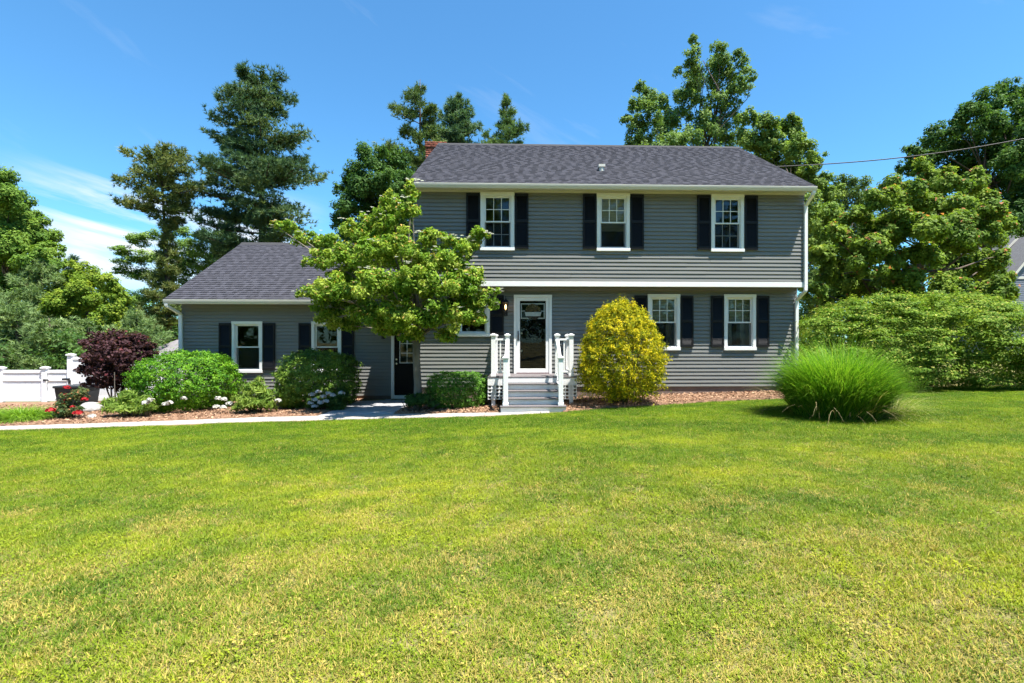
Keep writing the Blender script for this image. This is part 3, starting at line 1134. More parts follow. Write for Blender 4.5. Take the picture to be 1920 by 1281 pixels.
# --- wing
wwall = MB()
wz0 = Z_SID - 0.40
wingtop = 2.74
shell(wwall, WWL, WL - 0.02, wz0 + 0.17, wingtop + 0.02, YW + 0.013, YW + 0.13, [inset(r, 0.08) for r in wing_w] + [(wd[0] + 0.08, wd[1] - 0.08, wz0 - 0.3, wd[3] - 0.08)])
wing = wwall.build('wing_front_wall', M['siding'], house)
siding(wing, WWL + 0.02, WL - 0.022, wz0 + 0.19 - 2 * E, wingtop, YW, [inset(r, 0.02) for r in wing_w] + [inset(wd, 0.02, -0.5)])
m = MB()
m.box(WWL, WWL + 0.12, YW + 0.135, 8.8, wz0 - 0.1, wingtop)
m.prism_x([(YW + 0.02, wingtop + 0.022), (8.8, wingtop + 0.022), (5.3, 5.05)], WWL + 0.002, WWL + 0.118)
m.box(WWL + 0.122, WL - 0.02, 8.68, 8.8, wz0 - 0.1, wingtop)
m.build('wing_side_wall', M['siding'], house)
m = MB()
m.box(WWL + 0.13, WL - 0.03, 4.6, 4.7, wz0, wingtop - 0.05)
m.box(WWL + 0.13, WL - 0.03, YW + 0.14, 8.6, wingtop - 0.05, wingtop - 0.01)
m.build('wing_interior_wall', M['inside'], house)
MB().box(WWL + 0.13, WL - 0.03, YW + 0.14, 8.6, wz0 - 0.12, wz0 - 0.03).build('wing_floor', M['floor'], house)
MB().box(WWL + 0.01, WL - 0.02, YW + 0.012, 8.7, -0.9, wz0 - 0.13).build('wing_foundation', M['found'], house)
MB().box(WWL + 0.01, wd[0] - 0.01, YW + 0.009, YW + 0.011, -0.9, wz0 + 0.17).build('wing_foundation_face', M['found'], house)
for r in wing_w:
    window(r, YW, False, False, screen=True)
    shutter((r[0] - 0.372, r[0] - 0.012, r[2] + 0.09, r[3] - 0.05), YW)
    shutter((r[1] + 0.012, r[1] + 0.372, r[2] + 0.09, r[3] - 0.05), YW)
# side door with nine lights
m = MB()
m.box(wd[0], wd[0] + 0.09, YW - 0.05, YW + 0.05, wd[2], wd[3] - 0.09)
m.box(wd[1] - 0.09, wd[1], YW - 0.05, YW + 0.05, wd[2], wd[3] - 0.09)
m.box(wd[0], wd[1], YW - 0.052, YW + 0.05, wd[3] - 0.09, wd[3])
m.box(wd[0] + 0.09, wd[1] - 0.09, YW - 0.06, YW + 0.05, wd[2], wd[2] + 0.1)
sd = m.build('side_door', M['white'], house, bevel=0.004)
a0, a1, b0, b1 = wd[0] + 0.092, wd[1] - 0.092, wd[2] + 0.102, wd[3] - 0.092
g = (a0 + 0.17, a1 - 0.17, spot(750, 680, YW).z, b1 - 0.17)
m = MB()
shell(m, a0, a1, b0, b1, YW + 0.0, YW + 0.04, [g])
m.box(a0 + 0.14, (a0 + a1) / 2 - 0.05, YW - 0.006, YW - 0.0005, b0 + 0.16, g[2] - 0.14)
m.box((a0 + a1) / 2 + 0.05, a1 - 0.14, YW - 0.006, YW - 0.0005, b0 + 0.16, g[2] - 0.14)
m.build('side_door_panel', M['blackdoor'], sd, bevel=0.003)
m = MB()
m.box(g[0] - 0.02, g[0], YW - 0.012, YW - 0.001, g[2] - 0.02, g[3] + 0.02)
m.box(g[1], g[1] + 0.02, YW - 0.012, YW - 0.001, g[2] - 0.02, g[3] + 0.02)
m.box(g[0], g[1], YW - 0.012, YW - 0.001, g[3], g[3] + 0.02)
m.box(g[0], g[1], YW - 0.012, YW - 0.001, g[2] - 0.02, g[2])
for k in (1, 2):
    xx = g[0] + (g[1] - g[0]) * k / 3
    m.box(xx - 0.009, xx + 0.009, YW + 0.006, YW + 0.02, g[2], g[3])
for k in (1, 2):
    zz = g[2] + (g[3] - g[2]) * k / 3
    for q in range(3):
        m.box(g[0] + (g[1] - g[0]) * q / 3 + 0.009, g[0] + (g[1] - g[0]) * (q + 1) / 3 - 0.009, YW + 0.006, YW + 0.02, zz - 0.009, zz + 0.009)
m.build('muntin', M['white'], sd)
for k in range(3):
    for q in range(3):
        pa, pz = g[0] + (g[1] - g[0]) * k / 3, g[2] + (g[3] - g[2]) * q / 3
        MB().box(pa + 0.003, pa + (g[1] - g[0]) / 3 - 0.003, YW + 0.011, YW + 0.015, pz + 0.003, pz + (g[3] - g[2]) / 3 - 0.003).build('pane', M['glass'], sd)
m = MB()
for zz in (spot(745, 674, YW).z, spot(745, 682, YW).z):
    m.tube([(a0 + 0.07, YW, zz), (a0 + 0.07, YW - 0.05, zz)], [0.012, 0.028], 10)
m.build('door_knob', M['steel'], sd)


# --- roofs: lapped courses of architectural shingles, too small to pick apart singly
def shingles(name, x0, x1, eave, ridge, seed, expo=0.142, under=True):
    rs = np.random.default_rng(seed)
    ey, ez = eave
    ry, rz = ridge
    Ls = math.hypot(ry - ey, rz - ez)
    dy, dz = (ry - ey) / Ls, (rz - ez) / Ls
    ny, nz = -dz, dy
    if nz < 0:
        ny, nz = -ny, -nz
    V, F, C = [], [], []

    def pt(x, s, h):
        return (x, ey + dy * s + ny * h, ez + dz * s + nz * h)
    k = 0
    s = -0.02
    while s < Ls - 0.02:
        se = min(s + expo * 1.06, Ls)
        x = x0 - rs.uniform(0, 0.25)
        hi = rs.random() > 0.5
        while x < x1:
            w = rs.uniform(0.09, 0.22)
            a, b = max(x, x0), min(x + w, x1)
            x += w
            hi = not hi
            if b - a < 0.005:
                continue
            t = 0.012 + (0.007 if hi else 0.0) + rs.uniform(0, 0.0015)
            se2 = se
            i0 = len(V)
            V += [pt(a, s, 0), pt(b, s, 0), pt(b, s, t), pt(a, s, t), pt(b, se2, 0.0035), pt(a, se2, 0.0035)]
            F += [(i0, i0 + 1, i0 + 2, i0 + 3), (i0 + 3, i0 + 2, i0 + 4, i0 + 5), (i0, i0 + 3, i0 + 5, i0), (i0 + 1, i0 + 4, i0 + 2, i0 + 1)]
            g_ = rs.uniform(0.047, 0.064) * (0.9 if hi else 1.05)
            C += [(g_ * 1.0, g_ * 1.0, g_ * 1.24)] * 6
        s += expo
        k += 1
    V = np.array(V)
    V = V - 0
    quads = [f for f in F if f[0] != f[3]]
    o = np_mesh(name, V, np.array(quads), M['shingle'], np.array(C), house)
    tag(o, kind='stuff')
    return o


RL, RRt = WL - 0.05, WR + 0.07
EV = (YU - 0.37, 5.615)
RD = (3.84, 8.39)
BK = (RD[0] + (RD[0] - EV[0]), EV[1])
m = MB()
m.prism_x([(EV[0], EV[1] - 0.012), (RD[0], RD[1] - 0.012), (BK[0], BK[1] - 0.012), (BK[0], BK[1] - 0.07), (RD[0], RD[1] - 0.09), (EV[0], EV[1] - 0.07)], RL, RRt)
m.build('roof', M['roofbase'], house)
shingles('roof_shingles', RL - 0.01, RRt + 0.01, EV, RD, 3)
shingles('roof_shingles', RL - 0.01, RRt + 0.01, BK, RD, 4)
m = MB()
m.prism_x([(RD[0] - 0.16, RD[1] - 0.085), (RD[0], RD[1] + 0.035), (RD[0] + 0.16, RD[1] - 0.085)], RL - 0.01, RRt + 0.01)
m.build('ridge_cap', M['roofbase'], house)
# eaves: fascia, vented soffit, gutter, rake boards
m = MB()
m.box(RL, RRt, EV[0] + 0.07, EV[0] + 0.09, Z_SOF - 0.01, EV[1] - 0.075)
m.box(RL, WR + 0.03, EV[0] + 0.091, YU + 0.12, Z_SOF, Z_SOF + 0.012)
m.box(WL, WR, YU - 0.026, YU - 0.001, Z_SOF - 0.055, Z_SOF - 0.001)
nv = 110
for k in range(nv):
    xx = RL + 0.05 + (WR - RL - 0.1) * k / nv
    m.box(xx, xx + 0.045, EV[0] + 0.1, YU - 0.03, Z_SOF - 0.006, Z_SOF - 0.0005)
m.build('eaves', M['cream'], house)


def gutter(x0, x1, yf, zt_, h=0.115, w=0.11):
    """open trough with a rolled front lip"""
    m = MB()
    prof = [(yf + w, zt_), (yf + w, zt_ - h), (yf + 0.035, zt_ - h), (yf + 0.006, zt_ - h * 0.45), (yf, zt_ - 0.018), (yf, zt_), (yf + 0.014, zt_), (yf + 0.012, zt_ - 0.02), (yf + 0.016, zt_ - h * 0.45),
            (yf + 0.042, zt_ - h + 0.008), (yf + w - 0.006, zt_ - h + 0.008), (yf + w - 0.006, zt_)]
    m.prism_x(prof, x0, x1)
    for e in (x0, x1 - 0.004):
        m.prism_x([(yf + w - 0.007, zt_ - 0.004), (yf + w - 0.007, zt_ - h + 0.004), (yf + 0.037, zt_ - h + 0.004), (yf + 0.009, zt_ - h * 0.45), (yf + 0.004, zt_ - 0.02)], e + 0.001, e + 0.003)
    m.build('gutter', M['cream'], house)


gutter(RL - 0.02, RRt + 0.03, EV[0] - 0.045, EV[1] - 0.015)
m = MB()
for x in (RL - 0.021, RRt + 0.001):
    for sgn in (0, 1):
        a, b = (EV, RD) if sgn == 0 else (BK, RD)
        m.prism_x([(a[0], a[1] - 0.02), (b[0], b[1] - 0.02), (b[0], b[1] - 0.2), (a[0], a[1] - 0.16)], x, x + 0.02)
m.build('rake_board', M['cream'], house)


def downspout(pts, s=0.065, d=0.045):
    m = MB()
    for a, b in zip(pts[:-1], pts[1:]):
        m.beam(a, b, s, d)
    m.build('downspout', M['white'], house, bevel=0.008)


dsx = WR - 0.055
downspout([(WR + 0.03, EV[0] + 0.01, EV[1] - 0.12), (WR + 0.03, EV[0] + 0.02, EV[1] - 0.19), (dsx + 0.06, YU - 0.045, EV[1] - 0.42), (dsx + 0.06, YU - 0.045, Z_BAND0 + 0.06), (dsx + 0.05, YU - 0.05, Z_BAND0 - 0.1),
           (dsx, -0.06, Z_BAND0 - 0.32), (dsx, -0.06, 0.45), (dsx + 0.02, -0.2, 0.3)], 0.085, 0.06)

# wing roof
WEV = (YW - 0.42, 2.83)
WRD = (5.3, 5.22)
WBK = (WRD[0] * 2 - WEV[0], WEV[1])
WRL = WWL - 0.19
m = MB()
m.prism_x([(WEV[0], WEV[1] - 0.012), (WRD[0], WRD[1] - 0.012), (WBK[0], WBK[1] - 0.012), (WBK[0], WBK[1] - 0.07), (WRD[0], WRD[1] - 0.09), (WEV[0], WEV[1] - 0.07)], WRL, WL - 0.015)
m.build('wing_roof', M['roofbase'], house)
shingles('wing_roof_shingles', WRL - 0.01, WL - 0.02, WEV, WRD, 5)
shingles('wing_roof_shingles', WRL - 0.01, WL - 0.02, WBK, WRD, 6)
m = MB()
m.prism_x([(WRD[0] - 0.16, WRD[1] - 0.085), (WRD[0], WRD[1] + 0.035), (WRD[0] + 0.16, WRD[1] - 0.085)], WRL - 0.01, WL - 0.02)
m.build('wing_ridge_cap', M['roofbase'], house)
m = MB()
m.box(WRL, WL - 0.02, WEV[0] + 0.07, WEV[0] + 0.09, wingtop - 0.01, WEV[1] - 0.075)
m.box(WRL, WL - 0.02, WEV[0] + 0.091, YW + 0.12, wingtop + 0.025, wingtop + 0.035)
m.build('wing_eaves', M['cream'], house)
gutter(WRL - 0.02, WL - 0.025, WEV[0] - 0.045, WEV[1] - 0.015, 0.13)
m = MB()
for a in (WEV, WBK):
    m.prism_x([(a[0], a[1] - 0.02), (WRD[0], WRD[1] - 0.02), (WRD[0], WRD[1] - 0.2), (a[0], a[1] - 0.15)], WRL - 0.021, WRL - 0.001)
m.build('wing_rake_board', M['cream'], house)
downspout([(WRL + 0.05, WEV[0] + 0.01, WEV[1] - 0.13), (WRL + 0.05, WEV[0] + 0.02, WEV[1] - 0.2), (WWL + 0.02, YW - 0.05, WEV[1] - 0.42), (WWL + 0.02, YW - 0.05, 0.2), (WWL + 0.0, YW - 0.2, 0.02)], 0.1, 0.07)

# roof vent and chimney
v0 = spot(1128, 334, 0.55)
zr = EV[1] + (RD[1] - EV[1]) * (v0.y - EV[0]) / (RD[0] - EV[0])
m = MB()
m.tube([(v0.x, v0.y, zr - 0.05), (v0.x, v0.y, zr + 0.14)], [0.07, 0.07], 10)
m.box(v0.x - 0.09, v0.x + 0.09, v0.y - 0.08, v0.y + 0.1, zr + 0.1, zr + 0.17)
m.build('roof_vent', M['cream'], house)
m = MB()
cx0, cx1, cy0, cy1, cz1 = -3.36, -2.66, 4.05, 5.1, 8.55
m.box(cx0 + 0.012, cx1 - 0.012, cy0 + 0.012, cy1 - 0.012, -0.3, cz1 - 0.01)
chim = m.build('chimney', M['mortar'], house)
bv, bf, bc = [], [], []
rs = np.random.default_rng(9)


def addbrick(x0, x1, y0, y1, z0, z1):
    i = len(bv)
    bv.extend([(x0, y0, z0), (x1, y0, z0), (x1, y1, z0), (x0, y1, z0), (x0, y0, z1), (x1, y0, z1), (x1, y1, z1), (x0, y1, z1)])
    bf.extend([(i, i + 3, i + 2, i + 1), (i + 4, i + 5, i + 6, i + 7), (i, i + 1, i + 5, i + 4), (i + 1, i + 2, i + 6, i + 5), (i + 2, i + 3, i + 7, i + 6), (i + 3, i, i + 4, i + 7)])
    k = rs.uniform(0.6, 1.25)
    bc.extend([(0.22 * k, 0.075 * k, 0.05 * k)] * 8)


z = 4.6
row = 0
while z < cz1:
    out_ = 0.02 if z > cz1 - 0.2 else 0.0
    o_ = 0.1 if row % 2 else 0.0
    x = cx0 - out_ - o_
    while x < cx1 + out_:
        a, b = max(x, cx0 - out_), min(x + 0.19, cx1 + out_)
        if b - a > 0.02:
            addbrick(a, b, cy0 - out_, cy0 + 0.02, z, z + 0.057)
            addbrick(a, b, cy1 - 0.02, cy1 + out_, z, z + 0.057)
        x += 0.2
    y = cy0 + 0.022 - (0.1 - o_)
    while y < cy1 - 0.022:
        a, b = max(y, cy0 + 0.022), min(y + 0.19, cy1 - 0.022)
        if b - a > 0.02:
            addbrick(cx0 - out_, cx0 + 0.02, a, b, z, z + 0.057)
            addbrick(cx1 - 0.02, cx1 + out_, a, b, z, z + 0.057)
        y += 0.2
    z += 0.067
    row += 1
tag(np_mesh('chimney_bricks', np.array(bv), np.array(bf), M['brickm'], np.array(bc), chim), kind='stuff')

# ------------------------------------------------------------------ front steps
sc = spot(998.3, 700, -1.2).x
LZ = 0.745
LY = -1.2
steps = thing('front_steps', 'white wooden front steps with railings and lattice skirt below the door', 'steps', (sc, -1.2, gz(sc, -1.5)))
lw = 1.09
for k in range(8):
    y0 = -0.03 - 0.148 * k
    MB().box(sc - lw, sc + lw, y0 - 0.142, y0, LZ - 0.03, LZ).build('deck_board', M['tread'], steps, bevel=0.004)
m = MB()
m.box(sc - lw, sc + lw, LY, LY + 0.03, LZ - 0.2, LZ - 0.031)
m.box(sc - lw, sc - lw + 0.03, LY + 0.031, -0.03, LZ - 0.2, LZ - 0.031)
m.box(sc + lw - 0.03, sc + lw, LY + 0.031, -0.03, LZ - 0.2, LZ - 0.031)
m.build('landing_frame', M['paint'], steps, bevel=0.003)
NR, RISE, GO = 5, 0.146, 0.265
tw = 0.70
for k in range(NR):
    zt_ = LZ - RISE * k
    yf = LY - GO * k
    wx = tw if k < NR - 1 else 0.725
    if k > 0:
        MB().box(sc - wx - 0.015, sc + wx + 0.015, yf - 0.03, yf + GO - 0.032, zt_ - 0.028, zt_).build('tread', M['tread'], steps, bevel=0.005)
    zb_ = zt_ - RISE if k < NR - 1 else -0.1
    MB().box(sc - wx, sc + wx, yf + 0.0 - (0.002 if k == 0 else 0), yf + 0.022 - (0.003 if k == 0 else 0) - (0.022 if k == 0 else 0), zb_ + 0.001, zt_ - 0.029 - (0.002 if k == 0 else 0)).build('riser', M['paint'], steps, bevel=0.003)
for s in (-1, 1):
    m = MB()
    pr = [(LY - 0.03, LZ - 0.21)]
    for k in range(1, NR):
        pr += [(LY - GO * (k - 1) - 0.03, LZ - RISE * k - 0.032), (LY - GO * k + 0.022, LZ - RISE * k - 0.032)]
    pr += [(LY - GO * (NR - 1) + 0.024, -0.1), (LY - 0.03, -0.1)]
    xa = sc + s * (tw - 0.035)
    m.prism_x(pr, xa - 0.018, xa + 0.018)
    m.build('stringer', M['paint'], steps)


def newel(x, y, z0, z1, w=0.105):
    m = MB()
    m.box(x - w / 2, x + w / 2, y - w / 2, y + w / 2, z0, z1 - 0.05)
    m.box(x - w / 2 - 0.012, x + w / 2 + 0.012, y - w / 2 - 0.012, y + w / 2 + 0.012, z0 + 0.001, z0 + 0.06)
    p = m.build('newel_post', M['white'], steps, bevel=0.004)
    c = MB()
    e = w / 2 + 0.022
    c.box(x - e, x + e, y - e, y + e, z1 - 0.049, z1 - 0.022)
    c.box(x - e + 0.01, x + e - 0.01, y - e + 0.01, y + e - 0.01, z1 - 0.07, z1 - 0.0495)
    c.add([(x - e, y - e, z1 - 0.0215), (x + e, y - e, z1 - 0.0215), (x + e, y + e, z1 - 0.0215), (x - e, y + e, z1 - 0.0215), (x, y, z1 + 0.012)], [(0, 1, 4), (1, 2, 4), (2, 3, 4), (3, 0, 4), (3, 2, 1, 0)])
    c.build('post_cap', M['white'], p, bevel=0.004)
    return p


ptop = 1.79
for s in (-1, 1):
    xo = sc + s * 0.955
    xi = sc + s * 0.61
    xl = sc + s * 0.62
    yl = LY - GO * 4 + 0.12
    newel(xo, LY + 0.08, LZ, ptop)
    newel(xi, LY + 0.08, LZ, ptop)
    newel(xl, yl, LZ - RISE * 4, 1.27)
    newel(xo, -0.10, LZ, ptop)
    zr_ = ptop - 0.12
    m = MB()
    m.box(min(xo, xi) + 0.053, max(xo, xi) - 0.053, LY + 0.045, LY + 0.115, zr_ - 0.045, zr_)
    m.box(min(xo, xi) + 0.053, max(xo, xi) - 0.053, LY + 0.055, LY + 0.105, LZ + 0.09, LZ + 0.13)
    m.build('rail', M['white'], steps, bevel=0.005)
    m = MB()
    m.box(xo - 0.035, xo + 0.035, LY + 0.134, -0.154, zr_ - 0.045, zr_)
    m.box(xo - 0.025, xo + 0.025, LY + 0.134, -0.154, LZ + 0.09, LZ + 0.13)
    m.build('rail', M['white'], steps, bevel=0.005)
    m = MB()
    m.beam((xi, LY + 0.02, zr_ - 0.03), (xl, yl + 0.054, 1.27 - 0.15), 0.07, 0.05)
    m.beam((xi, LY + 0.02, LZ + 0.10), (xl, yl + 0.054, LZ - RISE * 4 + 0.17), 0.05, 0.04)
    m.build('stair_rail', M['white'], steps, bevel=0.005)
    bx = (xo + xi) / 2
    MB().box(bx - 0.017, bx + 0.017, LY + 0.063, LY + 0.097, LZ + 0.131, zr_ - 0.046).build('baluster', M['white'], steps)
    for k in range(6):
        yy = LY + 0.134 + (0.95 - 0.03) * (k + 0.5) / 6
        MB().box(xo - 0.017, xo + 0.017, yy - 0.017, yy + 0.017, LZ + 0.131, zr_ - 0.046).build('baluster', M['white'], steps)
    for k in range(6):
        f = (k + 0.6) / 6.4
        xx = xi + (xl - xi) * f
        yy = LY + 0.02 + (yl + 0.054 - LY - 0.02) * f
        za = LZ + 0.10 + (LZ - RISE * 4 + 0.17 - LZ - 0.10) * f
        zb_ = zr_ - 0.03 + (1.12 - zr_ + 0.03) * f
        MB().box(xx - 0.016, xx + 0.016, yy - 0.016, yy + 0.016, za + 0.021, zb_ - 0.03).build('baluster', M['white'], steps)
    # lattice skirt: flat slats crossing at right angles, a face to the front and one to the side
    m = MB()
    xa, xb = (sc - lw + 0.005, sc - tw - 0.01) if s < 0 else (sc + tw + 0.01, sc + lw - 0.005)
    za, zb_ = 0.19, LZ - 0.202
    n = 5
    for k in range(n):
        xx = xa + (xb - xa) * k / (n - 1)
        wv = 0.016
        m.box(max(xx - wv, xa), min(xx + wv, xb), LY + 0.004, LY + 0.009, za, zb_)
    n = 5
    for k in range(n):
        zz = za + (zb_ - za) * k / (n - 1)
        m.box(xa, xb, LY - 0.003, LY + 0.0035, max(zz - 0.015, za), min(zz + 0.015, zb_))
    xs_ = sc + s * (lw - 0.012)
    for k in range(16):
        yy = LY + 0.03 + (1.12) * k / 15
        m.box(xs_ - 0.006, xs_ - 0.001, yy - 0.02, yy + 0.02, za, zb_)
    for k in range(n):
        zz = za + (zb_ - za) * k / (n - 1)
        m.box(xs_, xs_ + 0.006, LY + 0.012, -0.05, max(zz - 0.019, za), min(zz + 0.019, zb_))
    m.build('lattice', M['paint'], steps)
    m = MB()
    m.box(xo - 0.045, xo + 0.045, LY + 0.04, LY + 0.13, -0.2, LZ - 0.204)
    m.build('support_post', M['paint'], steps)


# ------------------------------------------------------------------ lanterns and the round door sign
def lantern(px, py0, py1, Y, label, cat='lamp', lit=True):
    c = spot(px, (py0 + py1) / 2, Y - 0.17)
    h = abs(spot(px, py0, Y - 0.17).z - spot(px, py1, Y - 0.17).z)
    root = thing('wall_lantern', label, cat, (c.x, Y - 0.03, c.z - h / 2), 'wall lanterns')
    z0 = c.z - h / 2
    x, y = c.x, Y - 0.17
    m = MB()
    m.lathe((x, y, z0), [(0.0, h * 1.02), (0.008, h * 1.0), (0.012, h * 0.9), (0.02, h * 0.84), (0.05, h * 0.79), (0.098, h * 0.69), (0.10, h * 0.66), (0.0, h * 0.66)], 12)
    m.build('lamp_cap', M['metal'], root, smooth=False)
    m = MB()
    m.lathe((x, y, z0), [(0.0, h * 0.12), (0.03, h * 0.13), (0.06, h * 0.2), (0.062, h * 0.235), (0.0, h * 0.236)], 12)
    m.lathe((x, y, z0), [(0.0, 0), (0.014, h * 0.03), (0.008, h * 0.12)], 8)
    for k in range(6):
        a = k * math.pi / 3
        m.beam((x + 0.056 * math.cos(a), y + 0.056 * math.sin(a), z0 + h * 0.23), (x + 0.082 * math.cos(a), y + 0.082 * math.sin(a), z0 + h * 0.665), 0.008, 0.008)
    m.build('lamp_frame', M['metal'], root)
    m = MB()
    m.lathe((x, y, z0), [(0.052, h * 0.237), (0.076, h * 0.658)], 12)
    m.build('lamp_glass', M['amber'], root, smooth=True)
    m = MB()
    m.lathe((x, y, z0), [(0.0, h * 0.3), (0.012, h * 0.31), (0.022, h * 0.42), (0.016, h * 0.52), (0.0, h * 0.57)], 8)
    m.build('lamp_bulb', M['bulb'] if lit else M['sign'], root, smooth=True)
    m = MB()
    m.box(x - 0.05, x + 0.05, Y - 0.03, Y - 0.005, z0 - h * 0.05, z0 + h * 0.5)
    m.tube([(x, Y - 0.03, z0 + h * 0.1), (x, Y - 0.09, z0 - h * 0.02), (x, y, z0 + h * 0.02)], [0.01] * 3, 6)
    m.build('lamp_bracket', M['metal'], root)


lantern(948, 556, 590, 0.0, 'lit wall lantern with black cap left of the front door')
lantern(716, 604, 634, YW, 'wall lantern beside the side door, half hidden by the leafy tree', lit=False)

dc = spot(999.5, 585, 0.03)
sg = thing('round_door_sign', 'round wooden sign with a white banner hung inside the glass front door', 'sign', (dc.x, 0.045, dc.z))
rr = 0.215
m = MB()
ang = [2 * math.pi * k / 28 for k in range(28)]
m.prism_y([(dc.x + rr * math.cos(a), dc.z + rr * math.sin(a)) for a in ang], 0.03, 0.045)
m.build('sign_disc', M['wood'], sg)
m = MB()
m.prism_y([(dc.x - rr * 1.04, dc.z - 0.005), (dc.x - rr * 0.93, dc.z - 0.115), (dc.x + rr * 0.93, dc.z - 0.115), (dc.x + rr * 1.04, dc.z - 0.005)], 0.016, 0.029)
m.build('sign_banner', M['sign'], sg)
rng = np.random.default_rng(3)
n = 260
aa = rng.uniform(0.25, math.pi - 0.1, n)
q = rng.uniform(0.2, 0.98, n) * rr
P = np.c_[dc.x + np.cos(aa) * q * 0.98, 0.02 - rng.random(n) * 0.012, dc.z + np.sin(aa) * q * 0.95]
V, F = leaf_arrays(rng, P, np.array([0, -1.0, 0.3]) + rdir(rng, n) * 0.6, np.full(n, 0.06), np.full(n, 0.03))
c = palette(rng, n, [(0.20, 0.13, 0.06), (0.60, 0.42, 0.18), (0.40, 0.32, 0.26)], np.clip((P[:, 0] - dc.x) / rr * 0.3 + 0.4 + rng.normal(size=n) * 0.2, 0, 1), 0.25)
np_mesh('dried_flowers', V, F, M['petal'], np.repeat(c, 4, axis=0), sg)

# stone step at the side door
m = MB()
dx0, dx1 = wd[0] - 0.15, wd[1] - 0.12
m.box(dx0, dx1, 0.95, YW - 0.07, gz(-3.3, 1) - 0.1, wd[2] - 0.01)
tag(m.build('stone_doorstep', M['paver'], None, ((dx0 + dx1) / 2, 1.3, gz(-3.3, 1)), bevel=0.015), 'low grey stone step in front of the side door', 'step')

# ------------------------------------------------------------------ fence, gate, shed, neighbouring house, cable
FY = 2.45
fz = lambda px: gz(spot(px, 700, FY).x, FY)


def fpost(root, x, z1, w=0.13):
    z0 = gz(x, FY) - 0.1
    m = MB()
    m.box(x - w / 2, x + w / 2, FY - w / 2, FY + w / 2, z0, z1 - 0.06)
    p = m.build('post', M['fence'], root, bevel=0.004)
    c = MB()
    e = w / 2 + 0.025
    c.box(x - e, x + e, FY - e, FY + e, z1 - 0.06, z1 - 0.03)
    c.add([(x - e, FY - e, z1 - 0.0295), (x + e, FY - e, z1 - 0.0295), (x + e, FY + e, z1 - 0.0295), (x - e, FY + e, z1 - 0.0295), (x, FY, z1 + 0.01)], [(0, 1, 4), (1, 2, 4), (2, 3, 4), (3, 0, 4), (3, 2, 1, 0)])
    c.build('post_cap', M['fence'], p)


def fpanel(root, x0, x1, z1, mid):
    z0 = gz((x0 + x1) / 2, FY) + 0.05
    m = MB()
    m.box(x0, x1, FY - 0.028, FY + 0.028, z1 - 0.09, z1)
    m.build('top_rail', M['fence'], root, bevel=0.004)
    m = MB()
    m.box(x0, x1, FY - 0.028, FY + 0.028, z0, z0 + 0.12)
    m.build('bottom_rail', M['fence'], root, bevel=0.004)
    if mid:
        m = MB()
        m.box(x0, x1, FY - 0.03, FY + 0.03, mid - 0.04, mid + 0.02)
        m.build('middle_rail', M['fence'], root, bevel=0.004)
    n = max(2, int(round((x1 - x0) / 0.17)))
    for k in range(n):
        a, b = x0 + (x1 - x0) * k / n, x0 + (x1 - x0) * (k + 1) / n
        MB().box(a + 0.003, b - 0.003, FY - 0.012, FY + 0.012, z0 + 0.121, (mid - 0.041) if mid else z1 - 0.091).build('picket', M['fence'], root)
    if mid:
        MB().box(x0 + 0.003, x1 - 0.003, FY - 0.010, FY + 0.010, mid + 0.021, z1 - 0.091).build('upper_panel', M['fence'], root)


zl = spot(60, 694, FY).z
zh = spot(200, 669, FY).z
xa, xb, xc = spot(2, 700, FY).x, spot(85, 700, FY).x, spot(133, 700, FY).x
fence = thing('low_vinyl_fence', 'low white vinyl privacy fence left of the gate', 'fence', (xa, FY, fz(2)))
fpost(fence, xb, zl + 0.11)
fpost(fence, xa, zl + 0.11)
fpost(fence, xa - 2.4, zl + 0.11)
fpanel(fence, xa + 0.066, xb - 0.066, zl, zl - 0.30)
fpanel(fence, xa - 2.334, xa - 0.066, zl, zl - 0.30)
tall = thing('tall_vinyl_fence', 'taller white vinyl fence between the gate and the house wing', 'fence', (xc, FY, fz(133)))
fpost(tall, xc, zh + 0.10)
xd, xe = spot(218, 700, FY).x, spot(300, 700, FY).x
fpost(tall, xd, zh + 0.10)
fpost(tall, xe, zh + 0.10)
fpanel(tall, xc + 0.066, xd - 0.066, zh, zh - 0.36)
fpanel(tall, xd + 0.066, xe - 0.066, zh, zh - 0.36)
fpanel(tall, xe + 0.066, WWL - 0.02, zh, zh - 0.36)
gate = thing('fence_gate', 'narrow white fence gate with black strap hinges', 'gate', ((xb + xc) / 2, FY, fz(110)))
fpanel(gate, xb + 0.085, xc - 0.085, zl, zl - 0.30)
m = MB()
m.box(xb + 0.0, xb + 0.16, FY - 0.078, FY - 0.066, zl - 0.33, zl - 0.28)
m.build('hinge', M['metal'], gate)
m = MB()
m.box(xc - 0.2, xc + 0.03, FY - 0.082, FY - 0.066, zl - 0.31, zl - 0.25)
m.box(xc + 0.0, xc + 0.06, FY - 0.1, FY - 0.067, zl - 0.42, zl - 0.31)
m.build('latch', M['metal'], gate)

# dark bin by the gate
bc_ = spot(146, 735, 1.75)
binr = thing('storage_bin', 'dark low storage bin behind the red rose bush', 'bin', (bc_.x, 1.75, gz(bc_.x, 1.75)))
bw = 0.36
bz = spot(146, 722, 1.75).z
m = MB()
g0 = gz(bc_.x, 1.75)
m.add([(bc_.x - bw + 0.04, 1.45, g0), (bc_.x + bw - 0.04, 1.45, g0), (bc_.x + bw - 0.04, 2.05, g0), (bc_.x - bw + 0.04, 2.05, g0), (bc_.x - bw, 1.4, bz - 0.07), (bc_.x + bw, 1.4, bz - 0.07), (bc_.x + bw, 2.1, bz - 0.07), (bc_.x - bw, 2.1, bz - 0.07)],
      [(0, 3, 2, 1), (4, 5, 6, 7), (0, 1, 5, 4), (1, 2, 6, 5), (2, 3, 7, 6), (3, 0, 4, 7)])
m.build('bin_body', M['bin'], binr, bevel=0.01)
m = MB()
